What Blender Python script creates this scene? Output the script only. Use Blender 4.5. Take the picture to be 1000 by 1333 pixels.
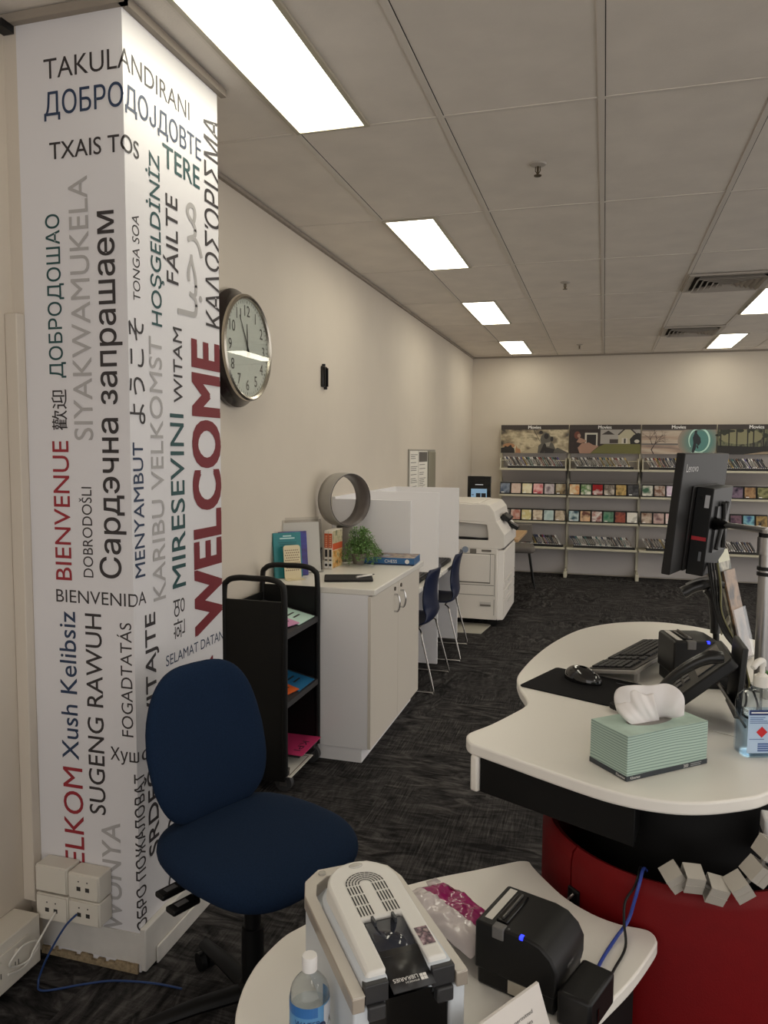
import bpy, bmesh, math, random
from mathutils import Vector, Matrix
from mathutils.geometry import delaunay_2d_cdt

random.seed(7)
for o in list(bpy.data.objects):
    bpy.data.objects.remove(o)
scene = bpy.context.scene
COL = scene.collection
R = math.radians

# ---------------------------------------------------------------- camera
EYE = 1.66                      # camera height
CEIL = 2.953                    # ceiling height
cam_d = bpy.data.cameras.new('camera')
cam_d.sensor_fit = 'HORIZONTAL'
cam_d.sensor_width = 36.0
cam_d.lens = 36.0 * 0.97967
cam_d.clip_start = 0.05
cam = bpy.data.objects.new('camera', cam_d)
COL.objects.link(cam)
scene.camera = cam
_y, _p, _r = R(16.2386), R(4.658), R(0.3945)
_f = Vector((-math.sin(_y) * math.cos(_p), math.cos(_y) * math.cos(_p), -math.sin(_p)))
_x = Vector((math.cos(_y), math.sin(_y), 0))
_u = _x.cross(_f)
_rx = _x * math.cos(_r) + _u * math.sin(_r)
_ru = _u * math.cos(_r) - _x * math.sin(_r)
M = Matrix.Identity(4)
for i in range(3):
    M[i][0], M[i][1], M[i][2] = _rx[i], _ru[i], -_f[i]
M[2][3] = EYE
cam.matrix_world = M

# ---------------------------------------------------------------- world, exposure, lamp strength
world = bpy.data.worlds.new('daylight')
scene.world = world
world.use_nodes = True
bg = world.node_tree.nodes['Background']
bg.inputs[0].default_value = (1.0, 0.96, 0.92, 1)
WORLD = 1.4
bg.inputs[1].default_value = WORLD
LAMP = 7.5
scene.view_settings.view_transform = 'Standard'
scene.view_settings.look = 'None'
scene.view_settings.gamma = 1.0
scene.view_settings.use_curve_mapping = False
scene.view_settings.exposure = 0.0

# ---------------------------------------------------------------- materials
def lin(c):
    out = []
    for v in c:
        v = v / 255.0
        out.append(v / 12.92 if v <= 0.04045 else ((v + 0.055) / 1.055) ** 2.4)
    return tuple(out)

MATS = {}

def mat(name, rgb, rough=0.5, metal=0.0, coat=0.0, spec=0.5, noise=0.0, nscale=40.0, bump=0.0, bscale=300.0, emit=None, estr=0.0, sheen=0.0):
    if name in MATS:
        return MATS[name]
    m = bpy.data.materials.new(name)
    m.use_nodes = True
    nt = m.node_tree
    b = nt.nodes['Principled BSDF']
    c = lin(rgb) + (1,)
    b.inputs['Base Color'].default_value = c
    b.inputs['Roughness'].default_value = rough
    b.inputs['Metallic'].default_value = metal
    b.inputs['Coat Weight'].default_value = coat
    b.inputs['Specular IOR Level'].default_value = spec
    if sheen:
        b.inputs['Sheen Weight'].default_value = sheen
    m.diffuse_color = c
    tc = None
    if noise or bump:
        tc = nt.nodes.new('ShaderNodeTexCoord')
    if noise:
        n = nt.nodes.new('ShaderNodeTexNoise')
        n.inputs['Scale'].default_value = nscale
        n.inputs['Detail'].default_value = 6
        nt.links.new(tc.outputs['Object'], n.inputs['Vector'])
        r = nt.nodes.new('ShaderNodeValToRGB')
        r.color_ramp.elements[0].position = 0.3
        r.color_ramp.elements[1].position = 0.7
        r.color_ramp.elements[0].color = tuple(v * (1 - noise) for v in c[:3]) + (1,)
        r.color_ramp.elements[1].color = tuple(min(1, v * (1 + noise)) for v in c[:3]) + (1,)
        nt.links.new(n.outputs['Fac'], r.inputs[0])
        nt.links.new(r.outputs[0], b.inputs['Base Color'])
    if bump:
        n2 = nt.nodes.new('ShaderNodeTexNoise')
        n2.inputs['Scale'].default_value = bscale
        nt.links.new(tc.outputs['Object'], n2.inputs['Vector'])
        bp = nt.nodes.new('ShaderNodeBump')
        bp.inputs['Strength'].default_value = bump
        bp.inputs['Distance'].default_value = 0.002
        nt.links.new(n2.outputs['Fac'], bp.inputs['Height'])
        nt.links.new(bp.outputs[0], b.inputs['Normal'])
    if emit:
        b.inputs['Emission Color'].default_value = lin(emit) + (1,)
        b.inputs['Emission Strength'].default_value = estr
    MATS[name] = m
    return m

def clear_mat(name, rgb=(255, 255, 255), rough=0.02, opacity=0.08):
    """thin clear plastic or pane: lets light straight through and mirrors at its surface"""
    if name in MATS:
        return MATS[name]
    m = bpy.data.materials.new(name)
    m.use_nodes = True
    nt = m.node_tree
    nt.nodes.remove(nt.nodes['Principled BSDF'])
    out = nt.nodes['Material Output']
    tr = nt.nodes.new('ShaderNodeBsdfTransparent')
    tr.inputs[0].default_value = lin(rgb) + (1,)
    gl = nt.nodes.new('ShaderNodeBsdfGlossy')
    gl.inputs['Roughness'].default_value = rough
    fr = nt.nodes.new('ShaderNodeLayerWeight')
    fr.inputs[0].default_value = 0.5
    pw = nt.nodes.new('ShaderNodeMath')
    pw.operation = 'POWER'
    pw.inputs[1].default_value = 4.0
    nt.links.new(fr.outputs['Facing'], pw.inputs[0])
    ad = nt.nodes.new('ShaderNodeMath')
    ad.operation = 'ADD'
    ad.inputs[1].default_value = opacity
    ad.use_clamp = True
    nt.links.new(pw.outputs[0], ad.inputs[0])
    mx = nt.nodes.new('ShaderNodeMixShader')
    nt.links.new(ad.outputs[0], mx.inputs[0])
    nt.links.new(tr.outputs[0], mx.inputs[1])
    nt.links.new(gl.outputs[0], mx.inputs[2])
    nt.links.new(mx.outputs[0], out.inputs[0])
    MATS[name] = m
    return m

def print_mat(name, cols, scale=18.0, rough=0.35, stretch=(1, 1, 1), detail=3):
    """printed cover: a few blended ink colours"""
    if name in MATS:
        return MATS[name]
    m = bpy.data.materials.new(name)
    m.use_nodes = True
    nt = m.node_tree
    b = nt.nodes['Principled BSDF']
    b.inputs['Roughness'].default_value = rough
    tc = nt.nodes.new('ShaderNodeTexCoord')
    mp = nt.nodes.new('ShaderNodeMapping')
    mp.inputs['Scale'].default_value = stretch
    mp.inputs['Location'].default_value = (random.random() * 9, random.random() * 9, random.random() * 9)
    n = nt.nodes.new('ShaderNodeTexNoise')
    n.inputs['Scale'].default_value = scale
    n.inputs['Detail'].default_value = detail
    r = nt.nodes.new('ShaderNodeValToRGB')
    k = len(cols)
    els = r.color_ramp.elements
    while len(els) < k:
        els.new(0.5)
    for i, c in enumerate(cols):
        els[i].position = 0.32 + 0.36 * i / max(1, k - 1)
        els[i].color = lin(c) + (1,)
    nt.links.new(tc.outputs['Object'], mp.inputs[0])
    nt.links.new(mp.outputs[0], n.inputs['Vector'])
    nt.links.new(n.outputs['Fac'], r.inputs[0])
    nt.links.new(r.outputs[0], b.inputs['Base Color'])
    MATS[name] = m
    return m

# ---------------------------------------------------------------- mesh helpers
class MB:
    def __init__(self):
        self.v, self.f, self.m = [], [], []

    def add(self, vs, fs, mi=0, X=None):
        k = len(self.v)
        for v in vs:
            v = Vector(v)
            self.v.append(X @ v if X is not None else v)
        for f in fs:
            self.f.append([i + k for i in f])
            self.m.append(mi)
        return self

    def box(self, x0, x1, y0, y1, z0, z1, mi=0, X=None):
        vs = [(x0, y0, z0), (x1, y0, z0), (x1, y1, z0), (x0, y1, z0), (x0, y0, z1), (x1, y0, z1), (x1, y1, z1), (x0, y1, z1)]
        fs = [(0, 3, 2, 1), (4, 5, 6, 7), (0, 1, 5, 4), (1, 2, 6, 5), (2, 3, 7, 6), (3, 0, 4, 7)]
        return self.add(vs, fs, mi, X)

    def cyl(self, p0, p1, r0, r1=None, seg=20, mi=0, X=None):
        return self.tube([p0, p1], [r0, r0 if r1 is None else r1], seg, mi, X)

    def tube(self, pts, rad, seg=10, mi=0, X=None, closed=False, flat=1.0):
        pts = [Vector(p) for p in pts]
        n = len(pts)
        if not isinstance(rad, (list, tuple)):
            rad = [rad] * n
        vs, fs = [], []
        ref = None
        for i, p in enumerate(pts):
            if closed:
                t = pts[(i + 1) % n] - pts[i - 1]
            else:
                t = pts[min(i + 1, n - 1)] - pts[max(i - 1, 0)]
            if t.length < 1e-9:
                t = Vector((0, 0, 1))
            t.normalize()
            if ref is None:
                ref = Vector((0, 0, 1)) if abs(t.z) < 0.9 else Vector((1, 0, 0))
            a = ref - t * ref.dot(t)
            if a.length < 1e-6:
                a = Vector((1, 0, 0)) - t * t.x
            a.normalize()
            ref = a
            b = t.cross(a)
            for k in range(seg):
                an = 2 * math.pi * k / seg
                vs.append(p + (a * math.cos(an) * flat + b * math.sin(an)) * rad[i])
        m = n if closed else n - 1
        for i in range(m):
            j = (i + 1) % n
            for k in range(seg):
                k2 = (k + 1) % seg
                fs.append((i * seg + k, i * seg + k2, j * seg + k2, j * seg + k))
        if not closed:
            fs.append(tuple(reversed(range(seg))))
            fs.append(tuple(range((n - 1) * seg, n * seg)))
        return self.add(vs, fs, mi, X)

    def lathe(self, prof, seg=28, mi=0, X=None, cap=True):
        vs, fs = [], []
        for r, z in prof:
            for k in range(seg):
                a = 2 * math.pi * k / seg
                vs.append((r * math.cos(a), r * math.sin(a), z))
        for i in range(len(prof) - 1):
            for k in range(seg):
                k2 = (k + 1) % seg
                fs.append((i * seg + k, i * seg + k2, (i + 1) * seg + k2, (i + 1) * seg + k))
        if cap:
            if prof[0][0] > 1e-5:
                fs.append(tuple(reversed(range(seg))))
            if prof[-1][0] > 1e-5:
                fs.append(tuple(range((len(prof) - 1) * seg, len(prof) * seg)))
        return self.add(vs, fs, mi, X)

    def prism(self, pts, z0, z1, mi=0, X=None):
        """outline in x,y pulled from z0 to z1"""
        a = sum(pts[i][0] * pts[(i + 1) % len(pts)][1] - pts[(i + 1) % len(pts)][0] * pts[i][1] for i in range(len(pts)))
        if a < 0:
            pts = list(reversed(pts))
        n = len(pts)
        vs = [(p[0], p[1], z0) for p in pts] + [(p[0], p[1], z1) for p in pts]
        fs = [tuple(reversed(range(n))), tuple(range(n, 2 * n))]
        for i in range(n):
            j = (i + 1) % n
            fs.append((i, j, n + j, n + i))
        return self.add(vs, fs, mi, X)

    def grid(self, fn, nu, nv, mi=0, X=None, wrap=False):
        vs = [fn(i / nu, j / nv) for j in range(nv + 1) for i in range(nu + 1)]
        fs = []
        for j in range(nv):
            for i in range(nu):
                a = j * (nu + 1) + i
                fs.append((a, a + 1, a + nu + 2, a + nu + 1))
        return self.add(vs, fs, mi, X)

    def ball(self, c, r, seg=18, rings=10, mi=0, X=None):
        if not isinstance(r, (list, tuple)):
            r = (r, r, r)
        vs, fs = [], []
        for i in range(rings + 1):
            th = math.pi * i / rings
            for k in range(seg):
                a = 2 * math.pi * k / seg
                vs.append((c[0] + r[0] * math.sin(th) * math.cos(a), c[1] + r[1] * math.sin(th) * math.sin(a), c[2] - r[2] * math.cos(th)))
        for i in range(rings):
            for k in range(seg):
                k2 = (k + 1) % seg
                fs.append((i * seg + k, i * seg + k2, (i + 1) * seg + k2, (i + 1) * seg + k))
        return self.add(vs, fs, mi, X)

    def build(self, name, mats, parent=None, bevel=0.0, smooth=True, seg=2, angle=35, merge=False, solid=0.0, sub=0):
        me = bpy.data.meshes.new(name)
        me.from_pydata([tuple(v) for v in self.v], [], self.f)
        if not isinstance(mats, (list, tuple)):
            mats = [mats]
        for m in mats:
            me.materials.append(m)
        for p, mi in zip(me.polygons, self.m):
            p.material_index = mi
        me.validate()
        if merge:
            bm = bmesh.new()
            bm.from_mesh(me)
            bmesh.ops.remove_doubles(bm, verts=bm.verts, dist=1e-5)
            bmesh.ops.recalc_face_normals(bm, faces=bm.faces)
            bm.to_mesh(me)
            bm.free()
        if smooth:
            for p in me.polygons:
                p.use_smooth = True
            me.set_sharp_from_angle(angle=R(angle))
        me.update()
        o = bpy.data.objects.new(name, me)
        COL.objects.link(o)
        if parent is not None:
            o.parent = parent
        if solid:
            s = o.modifiers.new('solid', 'SOLIDIFY')
            s.thickness = solid
            s.offset = 0
        if bevel:
            b = o.modifiers.new('bevel', 'BEVEL')
            b.width = bevel
            b.segments = seg
            b.limit_method = 'ANGLE'
            b.angle_limit = R(40)
            b.harden_normals = False
        if sub:
            s = o.modifiers.new('sub', 'SUBSURF')
            s.levels = s.render_levels = sub
        return o


def thing(name, label, cat, loc=(0, 0, 0), rotz=0.0, group=None):
    o = bpy.data.objects.new(name, None)
    o.empty_display_size = 0.05
    COL.objects.link(o)
    o.location = loc
    o.rotation_euler = (0, 0, rotz)
    o['label'] = label
    o['category'] = cat
    if group:
        o['group'] = group
    return o

def tag(o, label, cat, group=None, kind=None):
    o['label'] = label
    o['category'] = cat
    if group:
        o['group'] = group
    if kind:
        o['kind'] = kind
    return o

def struct(o):
    o['kind'] = 'structure'
    return o

def copy_tree(o, parent=None):
    c = o.copy()
    COL.objects.link(c)
    if parent is not None:
        c.parent = parent
    for ch in list(o.children):
        copy_tree(ch, c)
    return c

def bez(pts, n=8, closed=False):
    """smooth curve through points"""
    P = [Vector(p) for p in pts]
    k = len(P)
    out = []
    rng = range(k) if closed else range(k - 1)
    for i in rng:
        if closed:
            a, b, c, d = P[i - 1], P[i], P[(i + 1) % k], P[(i + 2) % k]
        else:
            a, b, c, d = P[max(i - 1, 0)], P[i], P[i + 1], P[min(i + 2, k - 1)]
        for s in range(n):
            t = s / n
            out.append(0.5 * ((2 * b) + (c - a) * t + (2 * a - 5 * b + 4 * c - d) * t * t + (3 * b - a - 3 * c + d) * t ** 3))
    if not closed:
        out.append(P[-1])
    return out

def round_rect(w, h, r, n=6, cx=0.0, cy=0.0):
    out = []
    for sx, sy, a0 in ((1, 1, 0), (-1, 1, 90), (-1, -1, 180), (1, -1, 270)):
        for k in range(n + 1):
            a = R(a0 + 90 * k / n)
            out.append((cx + sx * (w / 2 - r) + r * math.cos(a), cy + sy * (h / 2 - r) + r * math.sin(a)))
    return out

_TXT = {}

def glyphs(body, weight=0.0):
    """flat letter shapes, scaled to a unit box"""
    key = (body, weight)
    if key in _TXT:
        return _TXT[key]
    cu = bpy.data.curves.new('t', 'FONT')
    cu.body = body
    cu.size = 1.0
    cu.offset = weight
    cu.resolution_u = 4
    cu.fill_mode = 'NONE'
    ob = bpy.data.objects.new('t', cu)
    COL.objects.link(ob)
    dg = bpy.context.evaluated_depsgraph_get()
    me = bpy.data.meshes.new_from_object(ob.evaluated_get(dg))
    # outlines only: gather the closed loops, then fill every letter on its own
    nv = len(me.vertices)
    par = list(range(nv))
    def root(i):
        while par[i] != i:
            par[i] = par[par[i]]
            i = par[i]
        return i
    for e in me.edges:
        par[root(e.vertices[0])] = root(e.vertices[1])
    isl = {}
    for i in range(nv):
        isl.setdefault(root(i), []).append(i)
    boxes = []
    for k, ids in isl.items():
        xs = [me.vertices[i].co.x for i in ids]
        ys = [me.vertices[i].co.y for i in ids]
        boxes.append([min(xs), max(xs), min(ys), max(ys), {k}])
    boxes.sort(key=lambda q: -(q[1] - q[0]) * (q[3] - q[2]))
    grp = []
    for q in boxes:
        for g_ in grp:
            if q[0] >= g_[0] - 1e-6 and q[1] <= g_[1] + 1e-6 and q[2] >= g_[2] - 1e-6 and q[3] <= g_[3] + 1e-6:
                g_[4] |= q[4]
                break
        else:
            grp.append(q)
    vs, fs = [], []
    for g_ in grp:
        ids = [i for k in g_[4] for i in isl[k]]
        mp = {i: n_ for n_, i in enumerate(ids)}
        pts = [Vector((me.vertices[i].co.x, me.vertices[i].co.y)) for i in ids]
        eds = [(mp[e.vertices[0]], mp[e.vertices[1]]) for e in me.edges if e.vertices[0] in mp]
        ov, oe, of, _a, _b, _c = delaunay_2d_cdt(pts, eds, [], 0, 1e-5)
        k0 = len(vs)
        vs += [Vector((p[0], p[1], 0)) for p in ov]
        for f in of:
            cx = sum(ov[i][0] for i in f) / len(f)
            cy = sum(ov[i][1] for i in f) / len(f)
            hit = 0
            for i, j in eds:
                (ax, ay), (bx, by) = pts[i], pts[j]
                if (ay > cy) != (by > cy) and cx < (bx - ax) * (cy - ay) / (by - ay) + ax:
                    hit += 1
            if hit % 2:
                fs.append(tuple(k0 + i for i in f))
    bpy.data.objects.remove(ob)
    bpy.data.curves.remove(cu)
    bpy.data.meshes.remove(me)
    if vs:
        x0, x1 = min(v.x for v in vs), max(v.x for v in vs)
        y0, y1 = min(v.y for v in vs), max(v.y for v in vs)
        asp = (x1 - x0) / max(1e-6, y1 - y0)
        vs = [((v.x - x0) / max(1e-6, x1 - x0), (v.y - y0) / max(1e-6, y1 - y0)) for v in vs]
    else:
        asp = 1
    _TXT[key] = (vs, fs, asp)
    return _TXT[key]

def letter(body, origin, udir, vdir, height, parent, m, name='lettering', width=None, weight=0.0, center=False, label=None):
    """words printed on a surface: origin is the lower start corner"""
    vs, fs, asp = glyphs(body, weight)
    if width is None:
        width = asp * height
    o3, u, v = Vector(origin), Vector(udir).normalized(), Vector(vdir).normalized()
    if center:
        o3 = o3 - u * width / 2 - v * height / 2
    b = MB()
    b.add([o3 + u * (x * width) + v * (y * height) for x, y in vs], fs)
    o = b.build(name, m, parent, smooth=False)
    if label:
        o['label'] = label
    return o
# ---------------------------------------------------------------- setting
XW, YB = -1.78, 10.47           # long wall, back wall
XC, YC0, YC1 = -1.366, 1.963, 2.518   # pillar
wall_m = mat('warm white wall paint', (208, 198, 184), 0.7, noise=0.02, nscale=3, bump=0.06, bscale=120)
white_lam = mat('white laminate', (232, 228, 220), 0.35)
grey_lam = mat('cool white laminate', (238, 236, 237), 0.4)
black_pl = mat('black plastic', (13, 13, 14), 0.42, spec=0.35)
black_gl = mat('glossy black plastic', (8, 8, 9), 0.15)
black_sat = mat('satin black board', (8, 8, 8), 0.6, spec=0.25)
chrome = mat('chrome', (205, 205, 205), 0.18, metal=1.0)
white_pl = mat('white plastic', (224, 220, 212), 0.4)
ink = mat('dark ink', (40, 36, 38), 0.55)
white_ink = mat('white ink', (232, 230, 226), 0.5)

def carpet():
    m = bpy.data.materials.new('charcoal carpet')
    m.use_nodes = True
    nt = m.node_tree
    N, L = nt.nodes.new, nt.links.new
    b = nt.nodes['Principled BSDF']
    b.inputs['Roughness'].default_value = 0.95
    b.inputs['Specular IOR Level'].default_value = 0.12
    tc = N('ShaderNodeTexCoord')
    def mapped(sc, rot=0.0):
        mp = N('ShaderNodeMapping')
        mp.inputs['Scale'].default_value = sc
        mp.inputs['Rotation'].default_value = (0, 0, rot)
        L(tc.outputs['Object'], mp.inputs[0])
        return mp.outputs[0]
    def noise(vec, s, d, dist=0.0, rough=0.5):
        n = N('ShaderNodeTexNoise')
        n.inputs['Scale'].default_value = s
        n.inputs['Detail'].default_value = d
        n.inputs['Distortion'].default_value = dist
        n.inputs['Roughness'].default_value = rough
        L(vec, n.inputs['Vector'])
        return n.outputs['Fac']
    def mth(op, a, b_, c=None):
        n = N('ShaderNodeMath')
        n.operation = op
        for i, v in enumerate((a, b_, c)):
            if v is None:
                continue
            if isinstance(v, (int, float)):
                n.inputs[i].default_value = v
            else:
                L(v, n.inputs[i])
        return n.outputs[0]
    def mixf(f, a, b_):
        n = N('ShaderNodeMix')
        n.data_type = 'FLOAT'
        L(f, n.inputs[0])
        L(a, n.inputs[2])
        L(b_, n.inputs[3])
        return n.outputs[0]
    # half metre tiles, each woven one of two ways
    sn = N('ShaderNodeVectorMath')
    sn.operation = 'SNAP'
    sn.inputs[1].default_value = (0.5, 0.5, 10)
    L(tc.outputs['Object'], sn.inputs[0])
    wn = N('ShaderNodeTexWhiteNoise')
    L(sn.outputs[0], wn.inputs['Vector'])
    pick = mth('GREATER_THAN', wn.outputs['Value'], 0.5)
    # threads: thin streaks one way or the other
    st_a = noise(mapped((150, 7, 1), 0.55), 1.0, 2, 0.3)
    st_b = noise(mapped((7, 150, 1), 0.25), 1.0, 2, 0.3)
    streak = mixf(pick, st_a, st_b)
    # leafy blotches
    bl_a = noise(mapped((3.0, 10, 1), 0.35), 1.7, 4, 1.6, 0.6)
    bl_b = noise(mapped((10, 3.0, 1), 0.35), 1.7, 4, 1.6, 0.6)
    blot = mixf(pick, bl_a, bl_b)
    patch = noise(mapped((1, 1, 1)), 1.9, 2, 0.4)
    pm_ = mth('MULTIPLY_ADD', patch, 5.0, -2.1)
    pm_n = nt.nodes[-1]
    cl = N('ShaderNodeClamp')
    L(pm_, cl.inputs[0])
    wv = mixf(cl.outputs[0], blot, streak)
    val = mth('MULTIPLY_ADD', wv, 0.62, mth('MULTIPLY', blot, 0.38))
    fine = noise(mapped((1, 1, 1)), 420, 2)
    val = mth('MULTIPLY_ADD', fine, 0.16, mth('SUBTRACT', val, 0.08))
    r = N('ShaderNodeValToRGB')
    e = r.color_ramp.elements
    e[0].position = 0.36
    e[0].color = lin((24, 23, 24)) + (1,)
    e[1].position = 0.72
    e[1].color = lin((94, 91, 90)) + (1,)
    k = e.new(0.50)
    k.color = lin((52, 50, 50)) + (1,)
    L(val, r.inputs[0])
    L(r.outputs[0], b.inputs['Base Color'])
    bp = N('ShaderNodeBump')
    bp.inputs['Strength'].default_value = 0.4
    bp.inputs['Distance'].default_value = 0.004
    L(val, bp.inputs['Height'])
    L(bp.outputs[0], b.inputs['Normal'])
    return m

XR, Y0 = 4.75, -2.6
struct(MB().box(XW - 0.3, XR + 0.1, Y0, YB + 0.1, -0.1, 0).build('floor', carpet(), smooth=False))
struct(MB().box(XW - 0.1, XR + 0.1, YB, YB + 0.1, 0, CEIL).build('wall_back', wall_m, smooth=False))
struct(MB().box(XW - 0.1, XW, YC1 - 0.02, YB, 0, CEIL).build('wall_left', wall_m, smooth=False))
wl = MB().box(-1.88, -1.78, Y0, YC0, 0, CEIL).box(-1.78, -1.735, YC0, YC1 - 0.02, 0, CEIL)
for y in (1.78, 0.9, 0.1, -0.8):
    wl.box(-1.781, -1.778, y - 0.006, y + 0.006, 0.2, CEIL)
struct(wl.build('wall_side', wall_m, smooth=False))

# ceiling slab with the tee grid and dark strips painted as the tiles' shadow gaps
tile_m = mat('mineral fibre tile', (226, 218, 208), 0.9, noise=0.05, nscale=5, bump=0.3, bscale=160)
bar_m = mat('ceiling tee bar', (216, 208, 198), 0.6)
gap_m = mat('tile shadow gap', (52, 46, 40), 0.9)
struct(MB().box(XW - 0.1, XR + 0.1, Y0, YB + 0.1, CEIL, CEIL + 0.1).build('ceiling', tile_m, smooth=False))
GX, GY = -1.248, 2.972
g = MB()
i = -1
while True:
    x = GX + 0.6 * i
    i += 1
    if x > XR:
        break
    if x < XW:
        continue
    g.box(x - 0.012, x + 0.012, Y0, YB, CEIL - 0.004, CEIL, 0)
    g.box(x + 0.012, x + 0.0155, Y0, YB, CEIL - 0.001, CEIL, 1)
for j in range(-5, 8):
    y = GY + 1.2 * j
    if y > YB:
        continue
    g.box(XW, XR, y - 0.009, y + 0.009, CEIL - 0.003, CEIL, 0)
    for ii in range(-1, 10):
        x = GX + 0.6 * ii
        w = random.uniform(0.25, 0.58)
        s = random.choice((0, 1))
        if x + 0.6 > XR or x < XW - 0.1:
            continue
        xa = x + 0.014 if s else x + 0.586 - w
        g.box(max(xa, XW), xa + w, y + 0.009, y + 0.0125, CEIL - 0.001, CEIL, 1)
struct(g.build('trim_1', [bar_m, gap_m], smooth=False))
# wall angle round the ceiling edge
struct(MB().box(XW, XW + 0.02, YC1, YB, CEIL - 0.022, CEIL - 0.004)
       .box(XW, XR, YB - 0.02, YB, CEIL - 0.022, CEIL - 0.004)
       .box(XC, XC + 0.022, YC0 - 0.02, YC1 + 0.03, CEIL - 0.03, CEIL - 0.004)
       .box(-1.778, XC + 0.022, YC0 - 0.022, YC0, CEIL - 0.03, CEIL - 0.004).build('trim_2', mat('ceiling edge angle', (150, 140, 128), 0.6), smooth=False))

# ---------------------------------------------------------------- pillar with welcome words
pil_m = mat('pillar vinyl wrap', (222, 220, 222), 0.42)
skirt_m = mat('worn white skirting', (206, 202, 196), 0.5, noise=0.06, nscale=14)
pillar = struct(MB().box(-1.735, XC, YC0, YC1, 0.0, CEIL).build('wall_column', pil_m, smooth=False))
TXT = [
  ('TAKULANDIRANI', 'k', 0, 'l', -0.2722, 0.3647, 2.7556, 2.8135),
  ('ДОБРОДОЈДОВТЕ', 'n', 0, 'm', -0.2744, 0.4373, 2.6357, 2.7201),
  ('TXAIS TOS', 'k', 0, 'm', -0.2593, 0.0707, 2.5229, 2.5733),
  ('TERE', 't', 0, 'b', 0.1988, 0.4254, 2.5520, 2.6237),
  ('ДОБРОДОШАО', 't', 1, 'm', -0.2822, -0.2210, 1.8758, 2.3649),
  ('SIYAKWAMUKELA', 'g', 1, 'm', -0.1972, -0.1291, 1.6857, 2.4673),
  ('Сардэчна запрашаем', 'k', 1, 'b', -0.1184, -0.0194, 1.2629, 2.3606),
  ('歡迎', 'k', 1, 'm', -0.2775, -0.2217, 1.7162, 1.8407),
  ('BIENVENUE', 'r', 1, 'm', -0.2792, -0.2198, 1.2486, 1.6831),
  ('DOBRODOŠLI', 'k', 1, 'l', -0.1872, -0.1408, 1.2618, 1.5424),
  ('BIENVENIDA', 'k', 0, 'l', -0.2810, 0.0656, 1.1782, 1.2185),
  ('Xush Kelibsiz', 'n', 1, 'm', -0.2741, -0.2118, 0.6701, 1.1493),
  ('SUGENG RAWUH', 'k', 1, 'm', -0.1766, -0.1163, 0.5019, 1.1481),
  ('FOGADTATÁS', 'k', 1, 'l', -0.0618, -0.0095, 0.7680, 1.1275),
  ('Хуш', 'k', 0, 'm', -0.0940, 0.0101, 0.6758, 0.7301),
  ('омадед', 'k', 0, 'm', 0.0258, 0.3558, 0.6722, 0.7141),
  ('ELKOM', 'r', 1, 'm', -0.2748, -0.2001, 0.3225, 0.6428),
  ('W', 'r', 1, 'm', -0.2748, -0.2001, 0.2363, 0.3154),
  ('WUNYA', 'g', 1, 'b', -0.1342, -0.0644, 0.1235, 0.4824),
  ('ΚΑΛΩΣΌΡΙΣΜΑ', 'k', 1, 'm', 0.4562, 0.5680, 2.0978, 2.8261),
  ('\uFE8E\uFE92\uFEA3\uFEAE\uFEE3', 'g', 1, 'b', 0.2730, 0.4393, 2.1068, 2.4907),
  ('HOŞGELDİNİZ', 't', 1, 'm', 0.1032, 0.1955, 2.0469, 2.5735),
  ('FÁILTE', 'k', 1, 'm', 0.1923, 0.2800, 2.1975, 2.4754),
  ('TONGA SOA', 'k', 1, 'l', 0.0290, 0.0650, 2.1051, 2.3584),
  ('ようこそ', 'k', 1, 'm', 0.0003, 0.0785, 1.7360, 2.0522),
  ('KARIBU VELKOMST', 'g', 1, 'm', 0.1049, 0.1752, 1.1744, 2.0103),
  ('MENYAMBUT', 'n', 1, 'm', 0.0107, 0.0627, 1.2648, 1.6795),
  ('WITAM', 'k', 1, 'm', 0.2422, 0.2957, 1.8138, 2.0598),
  ('MIRESEVINI', 't', 1, 'b', 0.2155, 0.2997, 1.1955, 1.7770),
  ('WELCOME', 'R', 1, 'x', 0.3528, 0.5550, 1.0000, 2.0407),
  ('환영', 'k', 1, 'l', 0.2189, 0.2902, 1.0222, 1.1559),
  ('SELAMAT DATAN', 'n', 0, 'l', 0.1700, 0.5590, 0.9447, 0.9805),
  ('SRDEČNE VITAJTE', 'k', 1, 'b', 0.0353, 0.1302, 0.3497, 1.1417),
  ('ОБРО ПОЖАЛОВАТ', 'k', 1, 'm', -0.0111, 0.0354, 0.1378, 0.6495),
  ('ОСО', 'k', 1, 'm', 0.1621, 0.2301, 0.1551, 0.4266),
  ('A', 'R', 1, 'b', 0.3955, 0.4780, 0.8256, 0.9046),
]
TCOL = {'k': ('black', (48, 43, 45)), 'n': ('navy', (34, 54, 84)), 't': ('dark teal', (28, 72, 74)), 'g': ('pale grey', (172, 169, 168)),
        'r': ('red', (150, 34, 46)), 'R': ('maroon red', (116, 22, 34))}
WGT = {'l': 0.0, 'm': 0.0, 'b': 0.0, 'x': 0.0}
FAT = {'l': 0, 'm': 0.003, 'b': 0.007, 'x': 0.036}   # heavier strokes: the letters printed again, slightly shifted
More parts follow.
